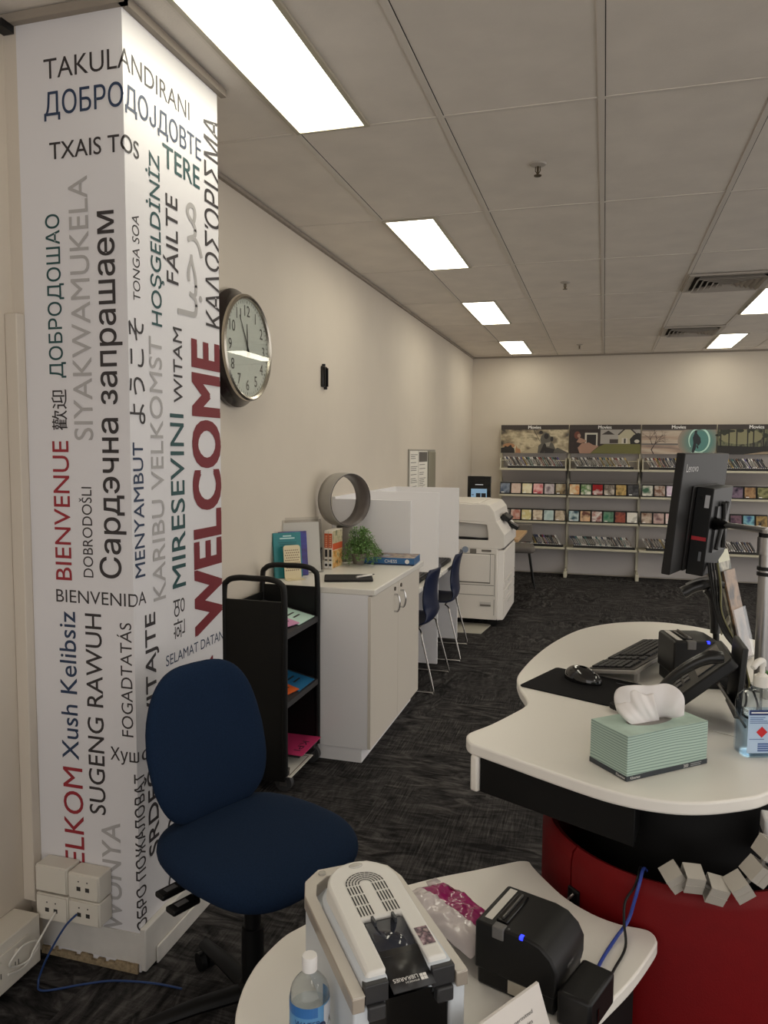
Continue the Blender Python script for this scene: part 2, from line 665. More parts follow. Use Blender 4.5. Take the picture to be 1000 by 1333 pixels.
for body, ck_, rot, w_, u0, u1, z0, z1 in TXT:
    vs, fs, asp = glyphs(body, WGT[w_])
    if not vs:
        continue
    bm = bmesh.new()
    fat = FAT[w_]
    hgt = (u1 - u0) if rot else (z1 - z0)
    hu, hz = fat * hgt, fat * hgt
    U0, U1, Z0, Z1 = u0 + hu, u1 - hu, z0 + hz, z1 - hz
    for q in range(8 if fat else 1):
        du = hu * max(-1, min(1, 1.42 * math.cos(q * math.pi / 4))) if fat else 0
        dz = hz * max(-1, min(1, 1.42 * math.sin(q * math.pi / 4))) if fat else 0
        bv = []
        for x, y in vs:
            if rot:
                p = (U0 + (1 - y) * (U1 - U0), Z0 + x * (Z1 - Z0))
            else:
                p = (U0 + x * (U1 - U0), Z0 + y * (Z1 - Z0))
            bv.append(bm.verts.new((p[0] + du, 0.00012 * q, p[1] + dz)))
        for f in fs:
            try:
                bm.faces.new([bv[k] for k in f])
            except ValueError:
                pass
    def cut(at, clear):
        geo = bm.verts[:] + bm.edges[:] + bm.faces[:]
        bmesh.ops.bisect_plane(bm, geom=geo, plane_co=(at, 0, 0), plane_no=(1, 0, 0), clear_outer=clear)
    if u0 < 0 < u1:
        cut(0.0, False)
    if u1 > 0.5545:
        cut(0.5545, True)
    for v in bm.verts:
        u, z, lift = v.co.x, v.co.z, v.co.y
        if u <= 0.0:
            v.co = (XC + u, YC0 - 0.0006 - lift, z)
            if u == 0.0 or abs(u) < 1e-6:
                v.co = (XC + 0.0005 + lift, YC0 - 0.0005 - lift, z)
        else:
            v.co = (XC + 0.0006 + lift, YC0 + u, z)
    me = bpy.data.meshes.new('lettering')
    bm.to_mesh(me)
    bm.free()
    cname, crgb = TCOL[ck_]
    me.materials.append(mat('wrap print ' + cname, crgb, 0.5))
    o = bpy.data.objects.new('lettering', me)
    COL.objects.link(o)
    o.parent = pillar
    o['label'] = cname + ' printed welcome word'

# skirting of the pillar, chipped at the foot
struct(MB().box(XC, XC + 0.022, YC0 - 0.004, YC1 + 0.02, 0.008, 0.148).box(XC + 0.022, XC + 0.03, YC0 + 0.05, YC1 + 0.02, 0.002, 0.06)
       .build('baseboard_column', skirt_m, bevel=0.004))
struct(MB().box(-1.735, XC + 0.004, YC0 - 0.004, YC0, 0.03, 0.13).build('trim_3', skirt_m, smooth=False))
chip_m = mat('bare chipboard edge', (150, 132, 104), 0.9, noise=0.3, nscale=80)
cb = MB()
random.seed(3)
x = -1.735
while x < XC - 0.01:
    w = random.uniform(0.008, 0.03)
    cb.box(x, min(x + w, XC), YC0 - 0.012, YC0 - 0.003, 0.0, random.uniform(0.014, 0.032))
    x += w
struct(cb.build('trim_4', chip_m, smooth=False))
# corner conduit beside the pillar
cond = struct(MB().box(-1.7795, -1.735, 1.928, YC0 - 0.0005, 0.19, 2.072).build('trim_5', wall_m, bevel=0.003))
struct(MB().box(-1.778, -1.74, YC0 - 0.05, YC0 - 0.001, 2.9, CEIL - 0.03).build('trim_6', black_pl, smooth=False))

# ---------------------------------------------------------------- sockets and trunking by the pillar
screw_m = mat('socket hole', (46, 44, 42), 0.6)
sock_m = mat('ivory socket plastic', (216, 210, 198), 0.35)
BX = [(-1.703, -1.584, 0.254, 0.340, 0, 'upper blank socket box on the pillar, beside the conduit'),
      (-1.580, -1.466, 0.251, 0.334, 2, 'upper twin data socket box on the pillar, farther from the conduit'),
      (-1.703, -1.584, 0.160, 0.246, 2, 'lower socket box on the pillar with the white cable plugged in'),
      (-1.580, -1.466, 0.168, 0.247, 2, 'lower socket box on the pillar with the blue cable plugged in')]
for x0, x1, z0, z1, n, lab in BX:
    t = thing('socket_box', lab, 'socket', (0.5 * (x0 + x1), YC0, z0), 0, 'socket boxes on the pillar')
    w, h = x1 - x0, z1 - z0
    MB().box(-w / 2, w / 2, -0.064, -0.0012, 0, h).build('backbox', sock_m, t, bevel=0.004)
    MB().box(-w / 2 + 0.003, w / 2 - 0.003, -0.068, -0.064, 0.003, h - 0.003).build('faceplate', sock_m, t, bevel=0.002)
    if n:
        for s in (-0.016, 0.016):
            MB().box(s - 0.007, s + 0.007, -0.0688, -0.0679, h * 0.36, h * 0.36 + 0.013).box(s - 0.002, s + 0.002, -0.0688, -0.0679, h * 0.7, h * 0.7 + 0.004).build('jack', screw_m, t, smooth=False)
t = thing('power_trunking', 'ivory power outlet trunking running low along the side wall beside the pillar', 'trunking', (-1.735, 1.0, 0.03))
MB().box(-0.0445, 0.055, -2.6, 0.885, 0, 0.158).build('duct', sock_m, t, bevel=0.004)
for yy in (0.74, 0.46, 0.16):
    pl = MB().box(0.055, 0.059, yy - 0.075, yy + 0.09, 0.03, 0.125).build('outlet_plate', sock_m, t, bevel=0.0015)
    for a in (-0.03, 0.04):
        sw = MB()
        sw.cyl((0.059, yy + a, 0.1), (0.066, yy + a, 0.1), 0.009, seg=14, mi=0)
        sw.box(0.059, 0.0595, yy + a - 0.008, yy + a - 0.005, 0.055, 0.072, 1)
        sw.box(0.059, 0.0595, yy + a + 0.005, yy + a + 0.008, 0.055, 0.072, 1)
        sw.build('switch', [sock_m, screw_m], pl)
cable_w = mat('white cable', (218, 214, 206), 0.4)
cable_b = mat('blue cable', (34, 62, 112), 0.4)
P = bez([(-1.625, 1.892, 0.198), (-1.64, 1.868, 0.16), (-1.655, 1.83, 0.11), (-1.66, 1.81, 0.085), (-1.672, 1.77, 0.09), (-1.665, 1.74, 0.12), (-1.655, 1.78, 0.15), (-1.655, 1.84, 0.13), (-1.66, 1.85, 0.10), (-1.668, 1.80, 0.07), (-1.672, 1.74, 0.085)], 6)
tag(MB().tube(P, 0.0032, 8).build('patch_cable', cable_w), 'white cable looping from the pillar socket to the trunking', 'cable')
P = bez([(-1.542, 1.888, 0.208), (-1.56, 1.855, 0.185), (-1.60, 1.835, 0.11), (-1.63, 1.83, 0.045), (-1.635, 1.82, 0.01), (-1.60, 1.80, 0.006), (-1.50, 1.86, 0.006), (-1.42, 1.90, 0.006), (-1.30, 1.925, 0.006), (-1.2, 1.93, 0.006)], 6)
tag(MB().tube(P, 0.0032, 8).build('network_cable', cable_b), 'thin blue network cable dropping from the pillar socket onto the carpet', 'cable')

# ---------------------------------------------------------------- ceiling fittings
diff_m = mat('lit light diffuser', (255, 252, 235), 0.5, emit=(255, 249, 228), estr=LAMP)
rim_m = mat('light fitting frame', (176, 168, 150), 0.4)
lt0 = None
LIGHTS = [(0, -1, 'long recessed ceiling light nearest the welcome pillar'),
          (0, 1, 'recessed ceiling light above the carrels, second in its row from the pillar'),
          (0, 3, 'recessed ceiling light above the copier, third in its row from the pillar'),
          (0, 5, 'recessed ceiling light at the shelf end of the row from the pillar'),
          (4, 5, 'recessed ceiling light beside the farther air vent by the back wall'),
          (4, 3, 'recessed ceiling light beside the nearer air vent'),
          (4, 1, 'recessed ceiling light over the reception desk aisle, out past the air vents'),
          (4, -1, 'recessed ceiling light over the counter side, beyond the desks')]
for ii, jj, lab in LIGHTS:
    x, y = GX + 0.6 * ii + 0.16, GY + 1.2 * jj + 0.6
    if lt0 is None:
        t = lt0 = thing('ceiling_light', lab, 'light', (x, y, CEIL - 0.005), 0, 'recessed ceiling lights')
        f = MB()
        f.box(-0.155, -0.136, -0.59, 0.59, -0.006, 0.004).box(0.136, 0.155, -0.59, 0.59, -0.006, 0.004)
        f.box(-0.136, 0.136, -0.59, -0.575, -0.006, 0.004).box(-0.136, 0.136, 0.575, 0.59, -0.006, 0.004)
        f.build('frame', rim_m, t, smooth=False)
        MB().box(-0.136, 0.136, -0.575, 0.575, -0.003, 0.003).build('diffuser', diff_m, t, smooth=False)
    else:
        t = copy_tree(lt0)
        t.location = (x, y, CEIL - 0.005)
        t['label'] = lab
# added unseen ceiling lamps, behind the camera and off to the side, brightening the room
for x, y in ((1.3, -0.2), (3.6, 0.9), (3.6, 3.6), (3.6, 6.4), (3.6, 9.2)):
    ld = bpy.data.lights.new('added_ceiling_lamp', 'AREA')
    ld.shape = 'RECTANGLE'
    ld.size, ld.size_y = 0.28, 1.15
    ld.energy = LAMP * 0.28 * 1.15 * math.pi
    ld.color = (1.0, 0.95, 0.86)
    lo = bpy.data.objects.new('added_ceiling_lamp', ld)
    lo.location = (x, y, CEIL - 0.01)
    COL.objects.link(lo)

vent_m = mat('vent metal', (176, 168, 158), 0.45)
vent_d = mat('vent inside', (30, 27, 24), 0.9)
v0 = None
for (yy, lab) in ((GY + 1.2 * 2.5 + 0.3, 'slatted ceiling air vent nearer the reception desk'), (GY + 1.2 * 4.5 + 0.3, 'slatted ceiling air vent nearer the movie shelves')):
    x = GX + 0.6 * 3.5
    if v0 is None:
        t = v0 = thing('ceiling_vent', lab, 'vent', (x, yy, CEIL - 0.005), 0, 'ceiling air vents')
        MB().box(-0.27, 0.27, -0.27, 0.27, 0.002, 0.004).build('backing', vent_d, t, smooth=False)
        f = MB()
        f.box(-0.295, 0.295, -0.295, -0.255, -0.012, 0.0).box(-0.295, 0.295, 0.255, 0.295, -0.012, 0.0)
        f.box(-0.295, -0.255, -0.255, 0.255, -0.012, 0.0).box(0.255, 0.295, -0.255, 0.255, -0.012, 0.0)
        f.build('frame', vent_m, t, smooth=False)
        for k in range(6):
            a = 0.235 - 0.04 * k
            s = MB()
            for sx in (-1, 1):
                s.add([(sx * a, -a, -0.03), (sx * a, a, -0.03), (sx * (a - 0.03), a - 0.03, 0.001), (sx * (a - 0.03), -a + 0.03, 0.001)], [(0, 1, 2, 3)])
                s.add([(-a, sx * a, -0.03), (a, sx * a, -0.03), (a - 0.03, sx * (a - 0.03), 0.001), (-a + 0.03, sx * (a - 0.03), 0.001)], [(0, 1, 2, 3)])
            s.build('slat', vent_m, t, smooth=False, solid=0.002)
    else:
        t = copy_tree(v0)
        t.location = (x, yy, CEIL - 0.005)
        t['label'] = lab
s0 = None
for yy, lab in ((3.56, 'ceiling sprinkler nearest the camera side of the room'), (6.03, 'middle one of the three ceiling sprinklers'), (9.5, 'ceiling sprinkler nearest the movie shelves')):
    if s0 is None:
        t = s0 = thing('sprinkler', lab, 'sprinkler', (-0.325, yy, CEIL), 0, 'ceiling sprinklers')
        MB().lathe([(0.038, 0), (0.034, -0.006), (0.012, -0.012)], 24).build('cover_plate', vent_m, t)
        MB().cyl((0, 0, -0.01), (0, 0, -0.05), 0.006, 0.004, 12).tube([(-0.01, 0, -0.012), (-0.011, 0, -0.03), (0, 0, -0.048)], 0.002, 6).tube([(0.01, 0, -0.012), (0.011, 0, -0.03), (0, 0, -0.048)], 0.002, 6).build('stem', mat('dull brass', (92, 80, 62), 0.4, metal=0.6), t)
        MB().cyl((0, 0, -0.05), (0, 0, -0.053), 0.017, seg=18).build('deflector', mat('dull brass', (92, 80, 62)), t)
    else:
        t = copy_tree(s0)
        t.location = (-0.325, yy, CEIL)
        t['label'] = lab
# ---------------------------------------------------------------- clock and fittings on the long wall
t = thing('wall_clock', 'large round wall clock with dark rim on the long wall beside the pillar', 'clock', (XW, 3.40, 2.155))
X = Matrix.Rotation(R(90), 4, 'Y')          # lathe axis along +X, its x axis becomes -z
MB().lathe([(0.24, 0.0), (0.283, 0.004), (0.286, 0.03), (0.270, 0.05), (0.262, 0.066), (0.258, 0.085), (0.245, 0.085)], 56, 0, X, cap=False).build('case', mat('dark clock case', (34, 26, 24), 0.22), t)
MB().lathe([(0.258, 0.082), (0.256, 0.098), (0.246, 0.104), (0.236, 0.098), (0.232, 0.088)], 56, 0, X, cap=False).build('bezel', mat('brushed nickel', (190, 184, 172), 0.25, metal=1.0), t)
MB().lathe([(0.236, 0.086), (0.0, 0.0861)], 56, 0, X, cap=False).build('dial', mat('silver clock dial', (204, 206, 198), 0.55), t)
num_m = mat('clock numeral ink', (46, 42, 40), 0.5)
for k in range(1, 13):
    a = R(90 - 30 * k)
    letter(str(k), (0.0875, 0.178 * math.cos(a), 0.178 * math.sin(a)), (0, 1, 0), (0, 0, 1), 0.052, t, num_m, name='numeral', center=True, weight=-0.02)
tk = MB()
for k in range(60):
    a = R(6 * k)
    w = 0.0016 if k % 5 else 0.003
    p, q = Vector((0, math.cos(a), math.sin(a))), Vector((0, -math.sin(a), math.cos(a)))
    o3 = Vector((0.0874, 0, 0))
    tk.add([o3 + p * 0.214 + q * w, o3 + p * 0.226 + q * w, o3 + p * 0.226 - q * w, o3 + p * 0.214 - q * w], [(0, 1, 2, 3)])
tk.build('minute_track', num_m, t, smooth=False)
def hand(name, ang, ln, w, x):
    a = R(90 - ang)
    p, q = Vector((0, math.cos(a), math.sin(a))), Vector((0, -math.sin(a), math.cos(a)))
    o3 = Vector((x, 0, 0))
    ring = [o3 - p * 0.04 + q * w, o3 + p * ln + q * w * 0.35, o3 + p * ln - q * w * 0.35, o3 - p * 0.04 - q * w]
    MB().add(ring + [v + Vector((0.0012, 0, 0)) for v in ring], [(0, 1, 2, 3), (7, 6, 5, 4), (0, 4, 5, 1), (1, 5, 6, 2), (2, 6, 7, 3), (3, 7, 4, 0)]).build(name, black_pl, t, smooth=False)
hand('hour_hand', 357.5, 0.115, 0.006, 0.0885)
hand('minute_hand', 330, 0.17, 0.005, 0.0905)
MB().lathe([(0.234, 0.0955), (0.0, 0.0956)], 56, 0, X, cap=False).build('glass', clear_mat('clock glass', (250, 252, 250), 0.01, 0.05), t)

t = thing('cable_bracket', 'small black empty bracket fixed high on the long white wall', 'bracket', (XW, 4.655, 2.07))
MB().box(0, 0.02, -0.036, 0.036, 0.0, 0.135).build('plate', black_gl, t, bevel=0.004)
MB().box(0.02, 0.03, -0.03, -0.022, 0.005, 0.125).box(0.02, 0.03, 0.022, 0.03, 0.005, 0.125).cyl((0.008, 0, 0.13), (0.008, 0, 0.15), 0.012, seg=14).cyl((0.01, 0.03, 0.002), (0.01, 0.03, -0.012), 0.012, seg=12).build('rail', black_pl, t)

t = thing('notice_board', 'pinned white notices in a slim grey frame on the long wall above the carrels', 'notice board', (XW + 0.001, 6.9, 1.18))
paper_m = mat('white paper', (226, 222, 214), 0.6)
MB().box(0, 0.012, 0, 1.15, 0, 0.495).build('board', mat('board grey', (150, 146, 136), 0.6), t, bevel=0.003)
for y0, y1, hd in ((0.03, 0.36, 0), (0.38, 0.76, 1)):
    sh = MB().box(0.012, 0.014, y0, y1, 0.0, 0.48).build('notice', paper_m, t, smooth=False)
    ln = MB()
    if hd:
        ln.box(0.014, 0.0145, y0 + 0.01, y1 - 0.01, 0.37, 0.47, 0)
    zz = 0.34 if hd else 0.44
    while zz > 0.02:
        ln.box(0.014, 0.0145, y0 + 0.03, y0 + random.uniform(0.2, 0.31), zz, zz + 0.006, 0)
        zz -= random.choice((0.018, 0.018, 0.04))
    ln.build('print', mat('grey notice ink', (96, 92, 88), 0.6), sh, smooth=False)
MB().box(0.012, 0.022, 0.80, 1.13, 0.02, 0.475).build('pocket', mat('olive grey pocket', (138, 134, 118), 0.35), t, bevel=0.004)

# ---------------------------------------------------------------- storage cabinet
CX0, CX1, CY0, CY1 = -1.77, -1.145, 3.70, 4.77
t = thing('storage_cabinet', 'white two door storage cabinet standing behind the book trolley', 'cabinet', (0, 0, 0))
MB().box(CX0, CX1 - 0.018, CY0, CY1, 0.075, 0.905).build('carcass', grey_lam, t, bevel=0.0015)
MB().box(CX0, CX1 - 0.05, CY0 + 0.004, CY1 - 0.004, 0, 0.075).build('plinth', grey_lam, t, smooth=False)
MB().box(CX0, CX1 + 0.022, CY0 - 0.002, CY1 + 0.03, 0.905, 0.938).build('worktop', white_lam, t, bevel=0.005, seg=3)
ym = 4.245
for k, (a, b_) in enumerate(((CY0 + 0.002, ym - 0.002), (ym + 0.002, CY1 - 0.002))):
    d = MB().box(CX1 - 0.017, CX1, a, b_, 0.078, 0.898).build('door', mat('warm white door', (220, 212, 200), 0.4), t, bevel=0.001)
    yh = ym - 0.085 if k == 0 else ym + 0.05
    MB().tube(bez([(CX1, yh, 0.83), (CX1 + 0.022, yh, 0.825), (CX1 + 0.032, yh, 0.78), (CX1 + 0.022, yh, 0.735), (CX1, yh, 0.73)], 6), 0.0055, 10).build('handle', chrome, d)
    MB().cyl((CX1, yh + 0.005, 0.862), (CX1 + 0.006, yh + 0.005, 0.862), 0.012, seg=18).build('lock', mat('dull steel', (120, 112, 104), 0.4, metal=0.8), d)

TOP = 0.938
# books in a stand at the wall end of the cabinet
teal = mat('teal cover', (38, 128, 134), 0.4, noise=0.15, nscale=9)
t = thing('book', 'teal paperback standing upright behind the cream perforated book stand', 'book', (-1.69, 3.895, TOP + 0.003), R(45))
Xb = Matrix.Rotation(R(-8), 4, 'X')
MB().box(-0.083, 0.083, 0.0, 0.02, 0, 0.255, X=Xb).build('cover', teal, t, bevel=0.0015)
MB().box(-0.081, 0.0835, 0.003, 0.017, 0.002, 0.2553, X=Xb).build('page_block', paper_m, t, smooth=False)
for i, (w, zz) in enumerate(((0.05, 0.232), (0.09, 0.219), (0.11, 0.197), (0.1, 0.187), (0.09, 0.173))):
    MB().box(-w / 2, w / 2, -0.0006, 0, zz, zz + (0.007 if i < 2 else 0.003), X=Xb).build('cover_print', mat('pale teal print', (190, 224, 224), 0.5) if i < 2 else mat('deep teal print', (20, 82, 92), 0.5), t, smooth=False)
t = thing('book', 'dark blue to violet book leaning behind the teal paperback', 'book', (-1.69, 3.955, TOP + 0.003), R(45))
MB().box(-0.075, 0.095, 0.0, 0.022, 0, 0.255, X=Xb).build('cover', print_mat('violet blue cover', [(52, 112, 190), (46, 60, 150), (54, 40, 120), (40, 34, 96)], 5, stretch=(1, 1, 2.4)), t, bevel=0.0015)
MB().box(-0.073, 0.0956, 0.003, 0.019, 0.002, 0.2553, X=Xb).build('page_block', paper_m, t, smooth=False)
t = thing('book_stand', 'cream perforated metal book stand on the cabinet', 'book stand', (-1.653, 3.868, TOP + 0.001), R(45))
cream = mat('cream metal', (222, 208, 172), 0.45)
hole = mat('dark punched hole', (120, 84, 66), 0.6)
b = MB()
pts = round_rect(0.1, 0.19, 0.015, 4, 0, 0.095)
Xs = Matrix.Rotation(R(82), 4, 'X')
b.prism(pts, -0.003, 0.0, 0, Xs)
b.box(-0.055, 0.055, -0.05, 0.004, 0.0, 0.003)
b.build('plate', cream, t)
hb = MB()
for r_ in range(9):
    for c in range(7):
        hb.cyl(Xs @ Vector((-0.036 + 0.012 * c + (0.006 if r_ % 2 else 0) - 0.003, 0.05 + 0.014 * r_, 0.0)), Xs @ Vector((-0.036 + 0.012 * c + (0.006 if r_ % 2 else 0) - 0.003, 0.05 + 0.014 * r_, 0.0006)), 0.0036, seg=8)
hb.build('perforation', hole, t, smooth=False)
t = thing('brochure_holder', 'clear acrylic brochure holder with blank paper behind the blue book', 'brochure holder', (-1.665, 4.055, TOP + 0.003), R(45))
Xa = Matrix.Rotation(R(-7), 4, 'X')
MB().box(-0.12, 0.125, 0.0, 0.003, 0.0, 0.315, X=Xa).box(-0.12, 0.125, 0.03, 0.033, 0.0, 0.33, X=Xa).box(-0.12, 0.125, 0.0, 0.033, 0, 0.003, X=Xa).box(-0.12, -0.117, 0.003, 0.03, 0.003, 0.315, X=Xa).box(0.122, 0.125, 0.003, 0.03, 0.003, 0.315, X=Xa).build('holder', clear_mat('clear acrylic', (246, 246, 246), 0.08, 0.0), t, smooth=False)
MB().box(-0.112, 0.117, 0.02, 0.026, 0.004, 0.3, X=Xa).build('paper', paper_m, t, smooth=False)

# two spine-out paperbacks with their stand
spine_m = mat('white book cover', (222, 214, 200), 0.45)
orange = mat('orange print', (196, 84, 44), 0.45)
for k, (dx, lab) in enumerate(((0.0, 'orange and white paperback standing on the cabinet, next to its black stand'), (0.0265, 'orange and white paperback standing on the cabinet, next to the fern'))):
    t = thing('paperback', lab, 'book', (-1.605 + dx, 4.26, TOP + 0.001), R(-2), 'orange and white paperbacks')
    MB().box(-0.012, 0.012, 0, 0.17, 0, 0.235).build('cover', [spine_m], t, bevel=0.001)
    MB().box(-0.0122, 0.0122, -0.0006, 0, 0.13, 0.218).build('spine_title', orange, t, smooth=False)
    tb = MB()
    for q in range(6):
        tb.box(-0.006, 0.006, -0.0010, -0.0006, 0.136 + 0.0125 * q, 0.143 + 0.0125 * q)
    tb.build('spine_print', mat('pale orange print', (222, 160, 128), 0.45), t, smooth=False)
    MB().box(-0.0122, 0.0122, -0.0006, 0, 0.005, 0.045).box(-0.0122, 0.0122, -0.0006, 0, 0.066, 0.069).build('spine_label', white_ink, t, smooth=False)
    MB().cyl((0, -0.0006, 0.026), (0, -0.0014, 0.026), 0.0085, seg=16).box(-0.008, 0.008, -0.0009, -0.0005, 0.052, 0.06).box(-0.008, 0.008, -0.0009, -0.0005, 0.075, 0.12).build('spine_mark', ink, t, smooth=False)
    MB().box(0.012, 0.0126, 0.006, 0.168, 0.115, 0.155).build('cover_title', orange, t, smooth=False)
    MB().box(0.012, 0.0124, 0.004, 0.168, 0.155, 0.232).build('cover_picture', print_mat('olive cover print', [(150, 142, 112), (196, 184, 150), (110, 112, 84)], 22), t, smooth=False)
    MB().box(0.012, 0.0124, 0.004, 0.168, 0.004, 0.112).build('cover_scene', print_mat('field cover print', [(92, 96, 60), (206, 146, 70), (216, 190, 140), (120, 116, 72)], 26), t, smooth=False)
t = thing('book_easel', 'black folding book easel behind the orange paperbacks', 'book stand', (-1.675, 4.27, TOP + 0.001), 0)
MB().tube([(0.0, -0.03, 0.0), (0.035, 0.0, 0.13)], 0.006, 6).tube([(0.045, -0.03, 0.0), (0.035, 0.0, 0.13)], 0.006, 6).box(-0.002, 0.05, -0.035, -0.025, 0, 0.008).build('frame', black_pl, t)

# trailing fern
def leaf_mb(b, p, d, up, ln, w):
    d = Vector(d).normalized()
    s = d.cross(Vector(up)).normalized()
    n = s.cross(d)
    p = Vector(p)
    b.add([p, p + d * ln * 0.45 + s * w + n * w * 0.3, p + d * ln, p + d * ln * 0.45 - s * w + n * w * 0.3, p + d * ln * 0.5 - n * w * 0.15], [(0, 1, 4), (1, 2, 4), (2, 3, 4), (3, 0, 4)])
t = thing('potted_fern', 'small trailing green fern on the cabinet beside the orange paperbacks', 'plant', (-1.485, 4.53, TOP + 0.001))
MB().lathe([(0.035, 0), (0.05, 0.07), (0.054, 0.07), (0.05, 0.066), (0.0, 0.06)], 24).build('pot', mat('grey planter', (124, 116, 106), 0.7), t)
fo, st = MB(), MB()
random.seed(11)
for k in range(58):
    a = random.uniform(-2.6, 1.3)
    ln = random.uniform(0.06, 0.20)
    h = random.uniform(0.05, 0.17)
    p0 = Vector((random.uniform(-0.03, 0.03), random.uniform(-0.03, 0.03), 0.065))
    dr = Vector((math.cos(a), math.sin(a), 0)) * ln * (0.75 if math.cos(a) < 0 else 1)
    p1 = p0 + dr * 0.35 + Vector((0, 0, h))
    p2 = p0 + dr
    p2.z = max(0.012, random.uniform(-0.02, 0.10))
    pts = bez([p0, p1, p2], 8)
    for q in pts:
        q.z = max(q.z, 0.006)
    st.tube(pts, 0.0011, 5)
    for i in range(2, len(pts)):
        for s in (-1, 1, 0):
            dd = Vector((random.uniform(-1, 1), random.uniform(-1, 1), random.uniform(-0.3, 0.6)))
            if pts[i].z > 0.02:
                leaf_mb(fo, pts[i], dd, (0, 0, 1), random.uniform(0.014, 0.026), random.uniform(0.0035, 0.006))
fo.build('foliage', mat('fern green', (116, 156, 88), 0.55, noise=0.35, nscale=60), t, smooth=False)
st.build('stem', mat('fern stem', (84, 100, 56), 0.6), t)

t = thing('folder', 'closed black zip folder lying on the cabinet top', 'folder', (-1.36, 3.965, TOP + 0.001), R(20))
MB().prism(round_rect(0.27, 0.19, 0.012, 4), 0, 0.012).build('cover', mat('black folder cloth', (22, 20, 22), 0.8), t, bevel=0.003)
t = thing('pen', 'white and black pen lying on the black folder', 'pen', (-1.27, 4.0, TOP + 0.020), R(62))
MB().cyl((-0.07, 0, 0), (0.05, 0, 0), 0.006, seg=12).build('barrel', white_pl, t)
MB().cyl((0.05, 0, 0), (0.072, 0, 0), 0.0055, 0.001, seg=12).box(-0.06, -0.02, -0.002, 0.002, 0.006, 0.0085).build('tip', black_pl, t)
t = thing('game_box', 'flat blue board game box on the cabinet corner farthest from the trolley', 'box', (-1.305, 4.655, TOP + 0.001), R(4))
MB().box(-0.17, 0.17, -0.11, 0.11, 0, 0.046).build('box', mat('blue game box', (40, 96, 148), 0.35), t, bevel=0.002)
MB().box(-0.168, 0.168, -0.108, 0.108, 0.046, 0.0466).build('lid_print', print_mat('game box lid', [(70, 60, 58), (188, 170, 150), (110, 70, 60), (150, 160, 170)], 16), t, smooth=False)
MB().box(-0.171, 0.171, -0.1115, -0.11, 0.002, 0.008).build('edge_stripe', mat('navy stripe', (24, 40, 76), 0.4), t, smooth=False)
letter('CHESS', (-0.02, -0.1108, 0.014), (1, 0, 0), (0, 0, 1), 0.02, t, white_ink)
MB().cyl((0.125, -0.11, 0.024), (0.125, -0.1114, 0.024), 0.014, seg=18).build('badge', white_ink, t)

# bladeless ring fan
t = thing('ring_fan', 'grey bladeless ring fan standing on the cabinet in front of the wall', 'fan', (-1.62, 4.64, TOP + 0.001), R(-30))
MB().lathe([(0.072, 0), (0.074, 0.01), (0.062, 0.06), (0.05, 0.20), (0.055, 0.225)], 28).build('base', mat('fan base grey', (128, 120, 112), 0.4), t)
Xf = Matrix.Translation((0, 0, 0.40)) @ Matrix.Rotation(R(90), 4, 'Y')
fan_out = mat('fan shell grey', (162, 158, 152), 0.4)
MB().lathe([(0.172, -0.065), (0.176, -0.02), (0.174, 0.05), (0.172, 0.062)], 56, 0, Xf, cap=False).build('outer_shell', fan_out, t, solid=0.002)
MB().lathe([(0.156, -0.065), (0.16, 0.0), (0.167, 0.062)], 56, 0, Xf, cap=False).build('inner_shell', mat('fan inner grey', (106, 98, 94), 0.35), t, solid=0.002)
MB().lathe([(0.173, 0.060), (0.17, 0.065), (0.166, 0.060)], 56, 0, Xf, cap=False).lathe([(0.173, -0.063), (0.165, -0.068), (0.155, -0.063)], 56, 0, Xf, cap=False).build('rim', mat('fan rim', (60, 54, 52), 0.3), t)

# ---------------------------------------------------------------- book trolley
TX0, TX1, TY0, TY1 = -1.765, -1.424, 3.25, 3.68
t = thing('book_trolley', 'black metal book trolley with sloping shelves between the pillar and the cabinet', 'trolley', (0, 0, 0))
tro = mat('black powder coat', (11, 11, 11), 0.5, bump=0.1, bscale=500, spec=0.35)
xm = 0.5 * (TX0 + TX1)
def hoop(y):
    w = TX1 - TX0
    return bez([(TX0 + 0.012, y, 0.09), (TX0 + 0.012, y, 0.6), (TX0 + 0.012, y, 0.96), (TX0 + 0.03, y, 1.025), (TX0 + 0.085, y, 1.045), (xm, y, 1.046), (TX1 - 0.085, y, 1.045), (TX1 - 0.03, y, 1.025), (TX1 - 0.012, y, 0.96), (TX1 - 0.012, y, 0.6), (TX1 - 0.012, y, 0.09)], 6)
for y in (TY0, TY1):
    p = MB().box(TX0 + 0.012, TX1 - 0.012, y - 0.007, y + 0.007, 0.06, 0.94).build('end_panel', tro, t, bevel=0.002)
    MB().tube(hoop(y), 0.0145, 12).build('hoop_handle', tro, p)
sh_m = mat('dark grey shelf lip', (44, 43, 45), 0.45)
for z in (0.785, 0.447):
    s = MB()
    s.add([(TX0 + 0.02, TY0 + 0.008, z + 0.07), (TX1 - 0.004, TY0 + 0.008, z), (TX1 - 0.004, TY1 - 0.008, z), (TX0 + 0.02, TY1 - 0.008, z + 0.07),
           (TX0 + 0.02, TY0 + 0.008, z + 0.062), (TX1 - 0.004, TY0 + 0.008, z - 0.028), (TX1 - 0.004, TY1 - 0.008, z - 0.028), (TX0 + 0.02, TY1 - 0.008, z + 0.062)],
          [(0, 1, 2, 3), (7, 6, 5, 4), (0, 4, 5, 1), (1, 5, 6, 2), (2, 6, 7, 3), (3, 7, 4, 0)])
    s.build('shelf', sh_m, t, smooth=False)
MB().box(TX0 + 0.015, TX1 - 0.004, TY0 + 0.16, TY1 - 0.008, 0.115, 0.127).build('shelf', sh_m, t, smooth=False)
MB().box(TX0 + 0.015, TX1 - 0.004, TY0 + 0.008, TY1 - 0.008, 0.068, 0.076).build('shelf', sh_m, t, smooth=False)
